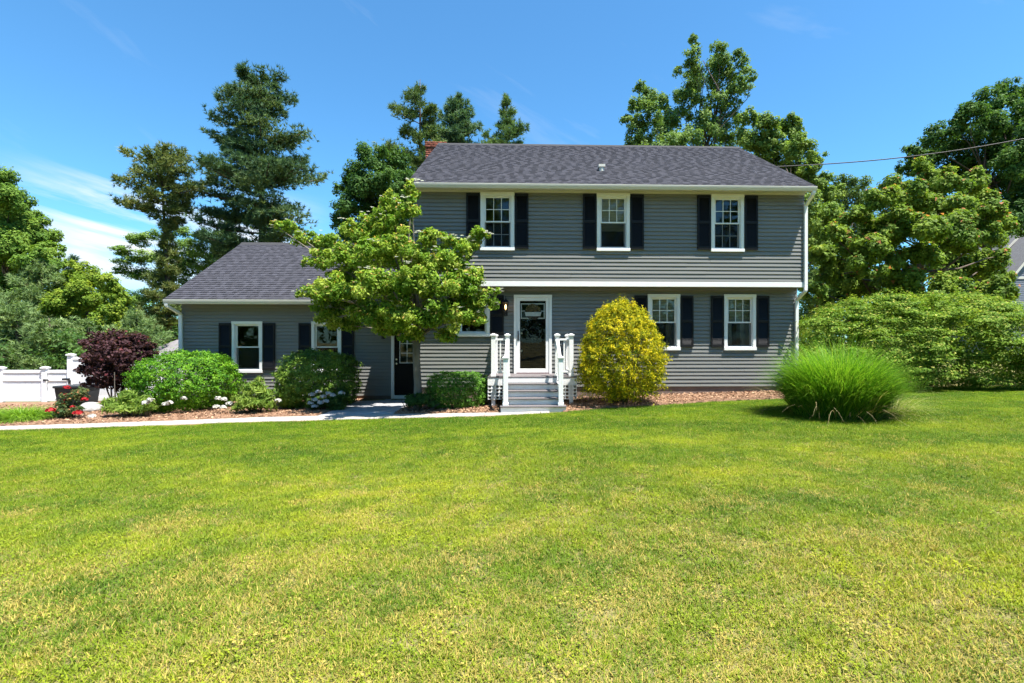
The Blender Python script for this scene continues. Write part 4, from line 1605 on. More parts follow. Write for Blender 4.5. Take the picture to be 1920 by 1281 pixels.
m.box(bc_.x - bw - 0.03, bc_.x + bw + 0.03, 1.37, 2.13, bz - 0.069, bz)
m.build('bin_lid', M['bin'], binr, bevel=0.015)

# shed behind the fence
SY = 9.0
sa, sb = spot(268, 640, SY), spot(372, 640, SY)
shed = thing('garden_shed', 'low shed with grey shingled roof behind the fence, beside the wing', 'shed', (sb.x, SY, gz(sb.x, SY)))
szr = spot(300, 637, SY + 1.5).z
sze = spot(330, 668, SY).z
m = MB()
m.box(sa.x + 0.3, sb.x + 1.4, SY, SY + 3, gz(sb.x, SY) - 0.1, sze - 0.02)
m.build('shed_wall', M['wood'], shed)
m = MB()
xm = sa.x + 0.55
m.add([(xm - 0.9, SY - 0.25, sze - 0.06), (sb.x + 1.6, SY - 0.25, sze - 0.06), (sb.x + 1.6, SY + 1.5, szr), (xm - 0.1, SY + 1.5, szr), (sb.x + 1.6, SY + 3.25, sze - 0.06), (xm - 0.9, SY + 3.25, sze - 0.06),
       (xm - 0.9, SY - 0.25, sze - 0.14), (sb.x + 1.6, SY - 0.25, sze - 0.14), (sb.x + 1.6, SY + 3.25, sze - 0.14), (xm - 0.9, SY + 3.25, sze - 0.14)],
      [(0, 1, 2, 3), (3, 2, 4, 5), (0, 3, 5), (0, 6, 7, 1), (1, 7, 8, 4, 2), (4, 8, 9, 5), (5, 9, 6, 0), (6, 9, 8, 7)])
m.build('shed_roof', plain('shed_shingle', (0.16, 0.15, 0.155), 0.9, 0.25, 12, 0.5, 60), shed)

# neighbouring house at the right edge: tall gable with a lower gabled porch in front
NY = 21.0
nx0 = spot(1888, 600, NY).x
nh = thing('neighbour_house', 'blue-grey clapboard house with pale gable trim at the right edge', 'house', (nx0 + 4, NY, gz(nx0, NY)))
g0 = gz(nx0, NY) - 0.2


def gable(root, x0, w, y0, y1, zs, zp, nm):
    m = MB()
    n = int((zs - g0) / 0.12)
    for k in range(n):
        za, zb_ = g0 + (zs - g0) * k / n, g0 + (zs - g0) * (k + 1) / n
        m.prism_x([(y0 - 0.02, za), (y0, zb_), (y1, zb_), (y1, za)], x0, x0 + w)
    n2 = int((zp - zs) / 0.12)
    for k in range(n2):
        f0, f1 = k / n2, (k + 1) / n2
        za, zb_ = zs + (zp - zs) * f0, zs + (zp - zs) * f1
        h0, h1 = w / 2 * (1 - f0), w / 2 * (1 - f1)
        c_ = x0 + w / 2
        m.add([(c_ - h0, y0 - 0.02, za), (c_ + h0, y0 - 0.02, za), (c_ + h1, y0, zb_), (c_ - h1, y0, zb_)], [(0, 1, 2, 3)])
    m.build(nm + '_wall', M['nsiding'], root)
    c_ = x0 + w / 2
    m = MB()
    sl = (zp - zs) / (w / 2)
    for s in (-1, 1):
        a = (c_ + s * (w / 2 + 0.25), zs - 0.25 * sl)
        m.prism_y([(a[0], a[1]), (c_, zp), (c_, zp + 0.2), (a[0], a[1] + 0.2)], y0 - 0.25, y1)
    m.build(nm + '_roof', M['nroof'], root)
    m = MB()
    for s in (-1, 1):
        a = (c_ + s * (w / 2 + 0.25), zs - 0.25 * sl)
        m.prism_y([(a[0], a[1] - 0.03), (c_, zp - 0.03), (c_, zp + 0.18), (a[0], a[1] + 0.18)], y0 - 0.275, y0 - 0.2505)
    m.box(x0, x0 + w, y0 - 0.05, y0 - 0.021, zs - 0.14, zs + 0.02)
    m.build(nm + '_trim', M['cream'], root)


pA, pB = spot(1903, 448, NY), spot(1920, 430, NY)
slope = (pB.z - pA.z) / (pB.x - pA.x)
gw = 8.0
zs_ = pA.z - slope * (pA.x - nx0)
gable(nh, nx0, gw, NY, NY + 5, zs_, zs_ + slope * gw / 2, 'gable')
pA, pB = spot(1901, 512, NY - 2.0), spot(1920, 489, NY - 2.0)
slope = (pB.z - pA.z) / (pB.x - pA.x)
px_ = spot(1895, 520, NY - 2).x
zs_ = pA.z - slope * (pA.x - px_)
gable(nh, px_, 5.0, NY - 2.0, NY - 0.03, zs_, zs_ + slope * 2.5, 'porch')

# overhead service cable
cA = Vector((RRt - 0.02, 3.2, 7.45))
cB = spot(1920, 245, 1.0)
pts = []
for k in range(25):
    f = k / 24 * 1.6
    p = cA.lerp(cB, f)
    p.z -= 0.5 * math.sin(min(f / 1.6, 1) * math.pi) - 0.22 * f
    pts.append(p)
tag(MB().tube(pts, [0.016] * 25, 6).build('service_cable', M['cable'], None, cA, smooth=True), 'black overhead service cable running from the house gable to the right', 'cable')
# ------------------------------------------------------------------ the lawn's grass
def grass_mat():
    m, t = new_mat('lawn_grass')
    g = N(t, 'ShaderNodeNewGeometry')
    a = N(t, 'ShaderNodeAttribute', attribute_name='Col')
    sx = N(t, 'ShaderNodeSeparateColor', ins={0: a.outputs[0]})
    pos = N(t, 'ShaderNodeMapping', ins={'Vector': g.outputs['Position'], 'Scale': (0.45, 1.0, 0.0)})
    n1 = N(t, 'ShaderNodeTexNoise', ins={'Vector': pos.outputs[0], 'Scale': 0.75, 'Detail': 3.0, 'Roughness': 0.55})
    n2 = N(t, 'ShaderNodeTexNoise', ins={'Vector': g.outputs['Position'], 'Scale': 3.1, 'Detail': 4.0, 'Roughness': 0.65})
    n3 = N(t, 'ShaderNodeTexNoise', ins={'Vector': g.outputs['Position'], 'Scale': 1.7, 'Detail': 6.0, 'Roughness': 0.75})
    sp_ = N(t, 'ShaderNodeSeparateXYZ', ins={0: g.outputs['Position']})
    # patches of dark fine turf, of bright yellowish turf and of dry straw
    turf = ramp(t, n1.outputs[0], [(0.36, (0.118, 0.195, 0.019)), (0.50, (0.182, 0.25, 0.022)), (0.64, (0.255, 0.305, 0.026))])
    spots = ramp(t, n2.outputs[0], [(0.36, (0.68, 0.78, 0.85)), (0.62, (1.25, 1.15, 0.95))])
    turf = mixc(t, 1.0, turf, spots, 'MULTIPLY')
    # dry straw grows commoner toward the street, where the lawn bakes
    dryb = mth(t, 'MULTIPLY_ADD', sp_.outputs[1], -0.035, -0.35)
    dry = mth(t, 'MULTIPLY', mth(t, 'SUBTRACT', mth(t, 'ADD', n3.outputs[0], dryb), 0.42), 6.0, clamp=True)
    isdry = mth(t, 'LESS_THAN', sx.outputs[1], mth(t, 'MULTIPLY_ADD', dry, 0.55, 0.07))
    # turf colour turns darker and greener toward the house
    turf_grad = ramp(t, mth(t, 'MULTIPLY_ADD', sp_.outputs[1], 0.125, 1.25), [(0.25, (0.95, 0.95, 0.9)), (0.85, (0.60, 0.76, 0.55))])
    turf = mixc(t, 1.0, turf, turf_grad, 'MULTIPLY')
    c = mixc(t, isdry, turf, (0.38, 0.31, 0.085))
    c = mixc(t, 1.0, c, ramp(t, sx.outputs[0], [(0.0, (0.65, 0.72, 0.75)), (1.0, (1.32, 1.26, 1.1))]), 'MULTIPLY')
    p = N(t, 'ShaderNodeBsdfPrincipled', ins={'Base Color': c, 'Roughness': 0.5, 'Specular IOR Level': 0.1})
    tr = N(t, 'ShaderNodeBsdfTranslucent', ins={0: mixc(t, 1.0, c, (1.2, 1.2, 0.6), 'MULTIPLY')})
    mx = N(t, 'ShaderNodeMixShader', ins={0: 0.3, 1: p.outputs[0], 2: tr.outputs[0]})
    finish(t, mx.outputs[0])
    return m


GM = grass_mat()
tuft_col = bpy.data.collections.new('grass_tufts')       # never linked to the scene: only source meshes
for k in range(6):
    rng = np.random.default_rng(100 + k)
    n = 270
    ra = 0.17 * np.sqrt(rng.random(n))
    an = rng.uniform(0, 2 * np.pi, n)
    P0 = np.c_[ra * np.cos(an), ra * np.sin(an), np.zeros(n)]
    D0 = np.c_[rng.normal(size=(n, 2)) * 0.8, np.ones(n)]
    L = rng.uniform(0.020, 0.044, n)
    V, F, kk = blades(rng, P0, D0, L, rng.uniform(0.0028, 0.0048, n), rng.uniform(0.1, 0.9, n), 2)
    c = np.c_[rng.random(n), rng.random(n), rng.random(n)]
    o = np_mesh('grass_tuft', V, F, GM, np.repeat(c, kk, axis=0))
    COL.objects.unlink(o)
    tuft_col.objects.link(o)

for k in range(1):        # low broad-leaved weeds and clover mixed into the turf
    rng = np.random.default_rng(140 + k)
    n = 80
    ra = 0.13 * np.sqrt(rng.random(n))
    an = rng.uniform(0, 2 * np.pi, n)
    P = np.c_[ra * np.cos(an), ra * np.sin(an), rng.uniform(0.010, 0.03, n)]
    V, F = leaf_arrays(rng, P, np.array([0, 0, 1.0]) + rdir(rng, n) * 0.5, rng.uniform(0.010, 0.019, n), rng.uniform(0.007, 0.013, n), 0.15)
    c = np.c_[rng.uniform(0.5, 1.0, n), rng.uniform(0.3, 1.0, n), rng.random(n)]
    o = np_mesh('grass_tuft', V, F, GM, np.repeat(c, 4, axis=0))
    COL.objects.unlink(o)
    tuft_col.objects.link(o)

rng = np.random.default_rng(77)
pts = []
CELL = 0.118
gx_, gy_ = np.meshgrid(np.arange(-24, 24, CELL), np.arange(-12.4, 6.0, CELL))
X = (gx_ + rng.uniform(-0.5, 0.5, gx_.shape) * CELL * 1.3).ravel()
Y = (gy_ + rng.uniform(-0.5, 0.5, gx_.shape) * CELL * 1.3).ravel()
ok = (Y < edge(X) - 0.07) | ((X > 7.7) & (Y < 6))
ok &= np.abs(X - 0.2) < 1.12 * (Y + 13.3) + 1.6
ok &= ~((X > 8.6) & (Y > 0.6))
pts.append(np.c_[X[ok], Y[ok]])
pts = np.concatenate(pts)
gzv = ground(pts[:, 0], pts[:, 1])
me = bpy.data.meshes.new('grass')
me.vertices.add(len(pts))
me.vertices.foreach_set('co', np.c_[pts, gzv].astype(np.float32).ravel())
ar = me.attributes.new('spin', 'FLOAT', 'POINT')
ar.data.foreach_set('value', rng.uniform(0, 6.283, len(pts)).astype(np.float32))
ar = me.attributes.new('size', 'FLOAT', 'POINT')
ar.data.foreach_set('value', rng.uniform(0.75, 1.3, len(pts)).astype(np.float32))
grass = link('grass', me)
tag(grass, 'mown green lawn with dry straw patches in front of the house', 'grass', kind='stuff')
ng = bpy.data.node_groups.new('grass_scatter', 'GeometryNodeTree')
ng.interface.new_socket('Geometry', in_out='INPUT', socket_type='NodeSocketGeometry')
ng.interface.new_socket('Geometry', in_out='OUTPUT', socket_type='NodeSocketGeometry')
gi = ng.nodes.new('NodeGroupInput')
go = ng.nodes.new('NodeGroupOutput')
ci = ng.nodes.new('GeometryNodeCollectionInfo')
ci.inputs['Collection'].default_value = tuft_col
ci.inputs['Separate Children'].default_value = True
ci.inputs['Reset Children'].default_value = True
ins_ = ng.nodes.new('GeometryNodeInstanceOnPoints')
ins_.inputs['Pick Instance'].default_value = True
na = ng.nodes.new('GeometryNodeInputNamedAttribute')
na.data_type = 'FLOAT'
na.inputs[0].default_value = 'spin'
nb = ng.nodes.new('GeometryNodeInputNamedAttribute')
nb.data_type = 'FLOAT'
nb.inputs[0].default_value = 'size'
cx = ng.nodes.new('ShaderNodeCombineXYZ')
ng.links.new(na.outputs[0], cx.inputs[2])
ng.links.new(gi.outputs[0], ins_.inputs['Points'])
ng.links.new(ci.outputs[0], ins_.inputs['Instance'])
ng.links.new(cx.outputs[0], ins_.inputs['Rotation'])
ng.links.new(nb.outputs[0], ins_.inputs['Scale'])
ng.links.new(ins_.outputs[0], go.inputs[0])
gm_ = grass.modifiers.new('scatter', 'NODES')
gm_.node_group = ng

# ------------------------------------------------------------------ foliage colours
G_DOG = [(0.035, 0.085, 0.010), (0.095, 0.17, 0.02), (0.19, 0.26, 0.04), (0.29, 0.31, 0.07)]
G_MID = [(0.035, 0.075, 0.014), (0.065, 0.12, 0.022), (0.11, 0.17, 0.03)]
G_DARK = [(0.02, 0.048, 0.014), (0.04, 0.085, 0.02), (0.075, 0.13, 0.028)]
G_BRIGHT = [(0.07, 0.12, 0.018), (0.12, 0.18, 0.026), (0.19, 0.235, 0.035)]
G_BOX = [(0.014, 0.055, 0.003), (0.045, 0.12, 0.006), (0.10, 0.19, 0.012)]
G_OLIVE = [(0.04, 0.052, 0.018), (0.075, 0.085, 0.028), (0.125, 0.12, 0.04)]
G_PINE = [(0.016, 0.036, 0.022), (0.034, 0.062, 0.03), (0.075, 0.10, 0.036)]

# ------------------------------------------------------------------ flowering tree by the house corner
rng = np.random.default_rng(21)
TY = -1.25
tb = spot(783, 757, TY)
dog = thing('flowering_tree', 'leafy flowering tree with pale blossoms in front of the house corner', 'tree', (tb.x, TY, gz(tb.x, TY)))
dcl = [(772, 362, 17, 22, -.5), (735, 385, 24, 24, -.2), (768, 395, 26, 24, -.6), (690, 425, 24, 24, .3), (655, 430, 24, 22, .4), (725, 425, 38, 30, -.2), (610, 455, 30, 22, .9), (572, 450, 26, 18, 1.0), (540, 425, 20, 13, 1.0), (515, 422, 11, 8, 1.0),
       (600, 490, 32, 24, .7), (650, 480, 40, 30, .2), (700, 480, 42, 32, -.6), (755, 460, 38, 30, -.9), (800, 455, 28, 24, -.5), (830, 490, 36, 28, -1.0), (868, 470, 28, 24, -.6), (893, 440, 22, 18, -.5), (912, 443, 8, 7, -.5),
       (560, 553, 9, 9, .6), (600, 550, 32, 24, .3), (640, 545, 42, 32, -.4), (700, 540, 46, 34, -1.2), (760, 530, 46, 34, -1.3), (815, 540, 44, 34, -1.2), (865, 535, 40, 30, -.9), (905, 560, 26, 20, -.6), (930, 548, 9, 7, -.6), (925, 575, 9, 10, -.6),
       (620, 595, 30, 20, .7), (650, 610, 34, 18, 1.2), (690, 590, 40, 26, -.3), (745, 590, 44, 28, -1.0), (800, 595, 44, 30, -1.2), (850, 595, 36, 28, -1.0), (885, 595, 28, 20, -.7), (770, 628, 30, 18, -.4), (725, 620, 30, 18, -.2), (835, 632, 28, 16, -.5),
       (700, 560, 50, 36, 1.2), (640, 560, 40, 30, 1.4), (740, 480, 44, 34, .8), (690, 510, 40, 34, 1.5), (760, 560, 40, 34, .1), (850, 505, 32, 28, -.5), (885, 515, 26, 24, -.6), (800, 500, 40, 32, -.3), (840, 455, 20, 20, -.5), (870, 570, 34, 28, -.5), (640, 520, 36, 30, .6), (610, 575, 26, 22, .9), (690, 455, 30, 28, .2)]
cl = px_clumps(dcl, TY, rng=rng, deep=0.9, tall=1.12)
V, F, C = leafy(rng, cl, 74000, 0.088, 0.041, G_DOG, core=0.65, per=16, pr=(0.19, 0.40), up=0.45, droop=0.5, fold=0.3, tips=((0.30, 0.20, 0.06), 0.10), jit=0.28, flat=0.9, rnd=0.8)
np_mesh('crown', V, F, M['leaf'], C, dog)
mb = MB()
b = Vector((tb.x, TY, gz(tb.x, TY) - 0.05))
tt = spot(781, 640, TY)
mb.tube([b, b + Vector((0.0, 0, 0.05)), b.lerp(tt, 0.4) + Vector((0.015, 0, 0)), b.lerp(tt, 0.75) - Vector((0.01, 0, 0)), tt], [0.14, 0.105, 0.09, 0.085, 0.095], 10)
for c in cl:
    t = Vector(c[0])
    s = tt + Vector((0, 0, rng.uniform(-0.05, 0.5)))
    m1 = s.lerp(t, 0.35) + Vector((rng.normal() * 0.06, rng.normal() * 0.06, 0.12))
    m2 = s.lerp(t, 0.7) + Vector((rng.normal() * 0.06, rng.normal() * 0.06, 0.08))
    mb.tube([s, m1, m2, t], [0.038, 0.026, 0.016, 0.006], 5)
mb.tube([tt, tt + Vector((0.02, 0, 0.9)), spot(765, 450, TY), spot(771, 365, TY - .4)], [0.09, 0.06, 0.035, 0.01], 8)
mb.build('trunk', M['barkgrey'], dog, smooth=True)
# four-bracted blossoms lying flat on top of the sprays
pf = puffs_of(rng, cl, 9, (0.3, 0.5), 0.2)
PP, NN, LL = [], [], []
for q in range(230):
    p_, r_, c_ = pf[rng.integers(len(pf))]
    base = np.array(p_) + np.array([0, 0, r_[2] * 0.85])
    for w in range(rng.integers(1, 4)):
        o_ = base + rng.normal(size=3) * np.array([0.06, 0.06, 0.015])
        a0_ = rng.uniform(0, 6.28)
        for k in range(4):
            a = a0_ + k * math.pi / 2
            PP.append((o_ + np.array([math.cos(a), math.sin(a), 0.08]) * 0.026, (math.cos(a), math.sin(a), 0.1)))
P = np.array([p[0] for p in PP])
ax = np.array([p[1] for p in PP])
V, F = leaf_arrays(rng, P, np.array([0, 0, 1.0]) + rdir(rng, len(P)) * 0.25, np.full(len(P), 0.055), np.full(len(P), 0.042), 0.1, 0, ax)
np_mesh('blossom', V, F, M['petal'], np.tile((0.72, 0.74, 0.62), (len(V), 1)), dog)


# ------------------------------------------------------------------ shrubs in the beds
def shrub(name, label, cat, px, Y, cl, n, L, W, pal, seed, mat='leaf', per=14, pr=(0.25, 0.42), up=0.5, stems=7, group=None, tips=None, jit=0.2, droop=0.05, fold=0.22, deep=0.9, flat=0.8, rnd=0.55, bark='bark', keybias=0.0, low=-0.6, dens=1.7):
    rng = np.random.default_rng(seed)
    c0 = spot(px, 700, Y)
    b = (c0.x, Y, gz(c0.x, Y))
    root = thing(name, label, cat, b, group)
    cls = px_clumps(cl, Y, 0.0, rng=rng, deep=deep)
    V, F, C = leafy(rng, cls, int(n * dens), L, W, pal, per=per, pr=pr, up=up, tips=tips, jit=jit, droop=droop, fold=fold, flat=flat, rnd=rnd, keybias=keybias, low=low)
    keep = V.reshape(-1, 4, 3)[:, :, 2].min(1) > b[2] + 0.015
    fi = np.where(keep)[0]
    V = V.reshape(-1, 4, 3)[fi].reshape(-1, 3)
    C = C.reshape(-1, 4, 3)[fi].reshape(-1, 3)
    i = np.arange(len(fi))[:, None] * 4
    F = np.concatenate([i + np.array([[0, 1, 2]]), i + np.array([[0, 2, 3]])], 0)
    np_mesh('foliage', V, F, M[mat], C, root)
    m = MB()
    for k in range(stems):
        c = cls[k % len(cls)]
        t = Vector(c[0]) + Vector((rng.normal() * c[1][0] * 0.5, rng.normal() * c[1][1] * 0.5, rng.uniform(0, 0.5) * c[1][2]))
        s = Vector(b) + Vector((rng.normal() * 0.08, rng.normal() * 0.08, -0.03))
        m.tube([s, s.lerp(t, 0.5) + Vector((rng.normal() * .05, rng.normal() * .05, -0.05)), t], [0.022, 0.014, 0.004], 5)
    m.build('stem', M[bark], root, smooth=True)
    return root, cls, rng


def dome(rng, cx, cy, rx, ry, n, seed_puff=0.3):
    """many small balls over a clipped dome, given in pixels"""
    out = []
    for k in range(n):
        a = rng.uniform(0, 2 * math.pi)
        h = rng.uniform(-0.75, 1)
        r = math.sqrt(max(0, 1 - h * h))
        q = 0.72
        out.append((cx + rx * q * r * math.cos(a), cy - ry * q * h, rx * 0.34, ry * 0.34, math.sin(a) * r))
    return out


def dome_clumps(rng, cx, cy, rx, ry, Y, n, deep=1.0):
    k = mpp(cx, Y)
    return [(c[0], c[1], c[2], c[3], c[4] * rx * k * 0.75 * deep) for c in dome(rng, cx, cy, rx, ry, n)] + [(cx, cy, rx * 0.6, ry * 0.6, 0)]


def bumps(rng, d, n=7, lo=2.0, hi=7.0):
    f = np.zeros(len(d))
    for _ in range(n):
        k = rng.normal(size=3) * rng.uniform(lo, hi)
        f += np.sin(d @ k + rng.uniform(0, 6.28)) / n
    return f


def skin(rng, px, cy, rx, ry, Y, n, L, W, pal, e=2.2, deep=1.0, amp=0.10, prof=None, up=0.25, rnd=0.6, stray=0.05, inner=0.36, jit=0.22, droop=0.05, tips=None, fold=0.22, fine=0.5, clus=420, crad=0.16, cdep=0.10):
    """leaves clothing a clipped, slightly lumpy body"""
    c = np.array(spot(px, cy, Y))
    k = mpp(px, Y)
    Rv = np.array([rx * k, rx * k * deep, ry * k])
    cc = rdir(rng, clus)                      # sprigs: leaves gather round many growing tips
    ci_ = rng.integers(0, clus, n)
    rr0 = crad * rng.random(n) ** 0.5
    d = unit(cc[ci_] + rdir(rng, n) * rr0[:, None])
    proud = rng.normal(size=clus) * 0.035
    f = 1.0 / (np.abs(d) ** e).sum(1) ** (1 / e)
    q = d * f[:, None]
    lump = bumps(rng, d) * amp + bumps(rng, d, 6, 9.0, 20.0) * amp * fine
    u = 1 + lump + proud[ci_] - cdep * (rr0 / crad) ** 1.5 - np.abs(rng.normal(size=n)) * 0.03
    ins_m = rng.random(n) < inner
    di = rdir(rng, int(ins_m.sum()))
    d[ins_m] = di
    f2 = 1.0 / (np.abs(di) ** e).sum(1) ** (1 / e)
    q[ins_m] = di * f2[:, None]
    u[ins_m] = rng.uniform(0.70, 0.93, ins_m.sum())
    st = rng.random(n) < stray
    u[st] *= rng.uniform(1.0, 1.10, st.sum())
    P = q * u[:, None]
    if prof is not None:
        w = np.interp((P[:, 2] + 1) / 2, [p[0] for p in prof], [p[1] for p in prof])
        base = np.sqrt(np.maximum(1 - np.clip(P[:, 2], -0.98, 0.98) ** 2, 0.02))
        P[:, :2] *= (w / base)[:, None]
    P = c + P * Rv
    nr = d * 0.9 + np.array([0, 0, up]) + rdir(rng, n) * rnd
    Ls = L * rng.uniform(0.65, 1.3, n)
    V, F = leaf_arrays(rng, P, nr, Ls, Ls * (W / L), fold, droop, axis=rdir(rng, n) + d * 0.7)
    key = np.clip(0.5 + rng.normal(size=clus)[ci_] * 0.2 + rng.normal(size=n) * 0.2, 0, 1)
    cols = palette(rng, n, pal, key, jit)
    if tips is not None:
        m = (~ins_m) & (rng.random(n) < tips[1])
        cols[m] = np.array(tips[0]) * rng.uniform(0.8, 1.2, (m.sum(), 1))
    return V, cols


def skin_shrub(name, label, px, Y, parts, pal, seed, mat='leafgloss', stems=9, cat='shrub', **kw):
    rng = np.random.default_rng(seed)
    c0 = spot(px, 700, Y)
    b = (c0.x, Y, gz(c0.x, Y))
    root = thing(name, label, cat, b)
    VV, CC = [], []
    for p in parts:
        V, c = skin(rng, *p[:4], Y + p[4], p[5], p[6], p[7], pal, **{**kw, **(p[8] if len(p) > 8 else {})})
        VV.append(V)
        CC.append(c)
    V = np.concatenate(VV).reshape(-1, 4, 3)
    C = np.concatenate(CC)
    fi = V[:, :, 2].min(1) > b[2] + 0.02
    V, C = V[fi], C[fi]
    i = np.arange(len(V))[:, None] * 4
    F = np.concatenate([i + np.array([[0, 1, 2]]), i + np.array([[0, 2, 3]])], 0)
    np_mesh('foliage', V.reshape(-1, 3), F, M[mat], np.repeat(C, 4, axis=0), root)
    m = MB()
    top = max(p[1] - 0 for p in parts)
    for k in range(stems):
        t = spot(px + rng.normal() * parts[0][2] * 0.35, parts[0][1] - parts[0][3] * rng.uniform(-0.1, 0.5), Y + rng.normal() * 0.15)
        s0 = Vector(b) + Vector((rng.normal() * 0.09, rng.normal() * 0.09, -0.03))
        m.tube([s0, s0.lerp(t, 0.5) + Vector((rng.normal() * .05, rng.normal() * .05, -0.05)), t], [0.024, 0.015, 0.004], 5)
    m.build('stem', M['bark'], root, smooth=True)
    return root


skin_shrub('clipped_shrub', 'large dome-shaped bright green shrub left of the wing window', 352, 0.3, [(352, 716, 88, 58, 0, 46000, 0.046, 0.027)], G_BOX, 31, e=2.3, amp=0.06, fine=0.8, clus=900, crad=0.085, cdep=0.07)
skin_shrub('rounded_shrub', 'rounded olive green shrub under the second wing window', 598, 0.4, [(598, 714, 74, 57, 0, 34000, 0.052, 0.028)], [(0.025, 0.06, 0.007), (0.065, 0.115, 0.014), (0.13, 0.18, 0.03)], 32, e=2.5, amp=0.07, fine=0.8, clus=650, crad=0.10, cdep=0.08)
skin_shrub('clipped_yew', 'low boxy dark green yew left of the front steps', 857, -0.85, [(857, 733, 56, 36, 0, 25000, 0.05, 0.016)], [(0.02, 0.06, 0.008), (0.045, 0.11, 0.012), (0.075, 0.16, 0.018)], 33, e=3.6, amp=0.06, fine=0.8, deep=0.85, clus=600, crad=0.10, cdep=0.07)
skin_shrub('small_round_shrub', 'small fresh green mound between the peony and the rounded shrub', 543, -0.15, [(543, 747, 23, 20, 0, 4200, 0.05, 0.016)], [(0.07, 0.14, 0.012), (0.11, 0.2, 0.02), (0.16, 0.24, 0.03)], 34, amp=0.12, mat='leaf', stems=5)
shrub('small_dark_plant', 'small dark leafy plant at the foot of the flowering tree', 'plant', 785, -1.45, [(772, 752, 16, 13, 0), (795, 748, 18, 16, 0), (812, 757, 12, 10, 0)], 2200, 0.06, 0.028, G_DARK, 35, per=10)
shrub('purple_smoke_bush', 'dark purple-leaved bush in front of the white fence', 'bush', 222, 0.9,
      [(222, 640, 34, 26, 0), (190, 640, 26, 22, .2), (255, 645, 28, 24, 0), (160, 643, 12, 9, 0), (275, 650, 15, 13, 0), (205, 665, 38, 28, -.3), (245, 672, 38, 28, -.3), (175, 672, 24, 22, 0), (282, 665, 14, 14, 0), (168, 692, 22, 18, 0), (200, 700, 34, 26, -.3), (245, 705, 34, 24, -.3), (215, 722, 28, 14, -.2), (180, 718, 22, 14, 0), (255, 720, 18, 14, 0), (222, 660, 40, 34, .5), (215, 695, 44, 30, .5)],
      10000, 0.085, 0.055, [(0.012, 0.007, 0.008), (0.028, 0.014, 0.016), (0.055, 0.027, 0.032), (0.09, 0.045, 0.05)], 36, per=14, pr=(0.2, 0.4), rnd=0.9, tips=((0.11, 0.03, 0.035), 0.06), dens=1.4)
# golden thread-leaf cypress: fine pointed sprays
CYY = -1.4
skin_shrub('golden_cypress', 'egg-shaped golden yellow evergreen right of the front steps', 1165, CYY,
           [(1165, 657, 80, 97, 0, 48000, 0.075, 0.018)],
           [(0.035, 0.065, 0.007), (0.12, 0.15, 0.009), (0.29, 0.26, 0.010), (0.45, 0.36, 0.012)], 37, mat='leaf', stems=16, amp=0.08, fine=1.0, clus=800, crad=0.09, cdep=0.12, stray=0.12, rnd=0.8, inner=0.36, tips=((0.50, 0.40, 0.02), 0.10), droop=0.1,
           prof=[(0.0, 0.45), (0.06, 0.72), (0.16, 0.92), (0.3, 1.0), (0.45, 1.0), (0.62, 0.90), (0.78, 0.70), (0.90, 0.45), (0.97, 0.22), (1.0, 0.08)])

# big horizontally layered hedge shrub at the right
rngh = np.random.default_rng(12)
HY = 1.2
G_HEDGE = [(0.03, 0.07, 0.008), (0.085, 0.145, 0.018), (0.17, 0.23, 0.035)]
spray = []
for k in range(150):
    px = rngh.uniform(1520, 1985)
    topy = np.interp(px, [1500, 1530, 1580, 1640, 1720, 1800, 1900, 1990], [610, 590, 568, 553, 550, 556, 572, 610])
    py = topy + 6 + (715 - topy) * rngh.random() ** 1.3
    f_ = math.sqrt(max(0.0, 1 - ((py - 655) / 108) ** 2))
    spray.append((px, py, rngh.uniform(18, 32), rngh.uniform(7, 12), -1.75 * f_ + rngh.uniform(-0.2, 0.3)))
hedge = skin_shrub('layered_hedge', 'broad light green layered hedge right of the house', 1730, HY,
                   [(1640, 660, 128, 104, 0, 34000, 0.075, 0.036), (1800, 655, 140, 102, 0.2, 36000, 0.075, 0.036), (1950, 675, 110, 100, 0.1, 16000, 0.075, 0.036), (1560, 680, 56, 80, -0.1, 9000, 0.075, 0.036)],
                   G_HEDGE, 38, mat='leaf', cat='hedge', stems=22, e=2.6, amp=0.12, up=0.7, rnd=0.45, fine=0.9, clus=420, crad=0.13, inner=0.25, deep=0.95, tips=((0.21, 0.225, 0.045), 0.15))
V, F, C = leafy(rngh, px_clumps(spray, HY, 0.0, rng=rngh, deep=1.0), 30000, 0.08, 0.038, G_HEDGE, per=7, pr=(0.35, 0.6), up=0.95, rnd=0.35, droop=0.12, flat=0.6, tri=False, core=0.9, tips=((0.24, 0.24, 0.05), 0.2))
np_mesh('spray', V, F, M['leaf'], C, hedge)


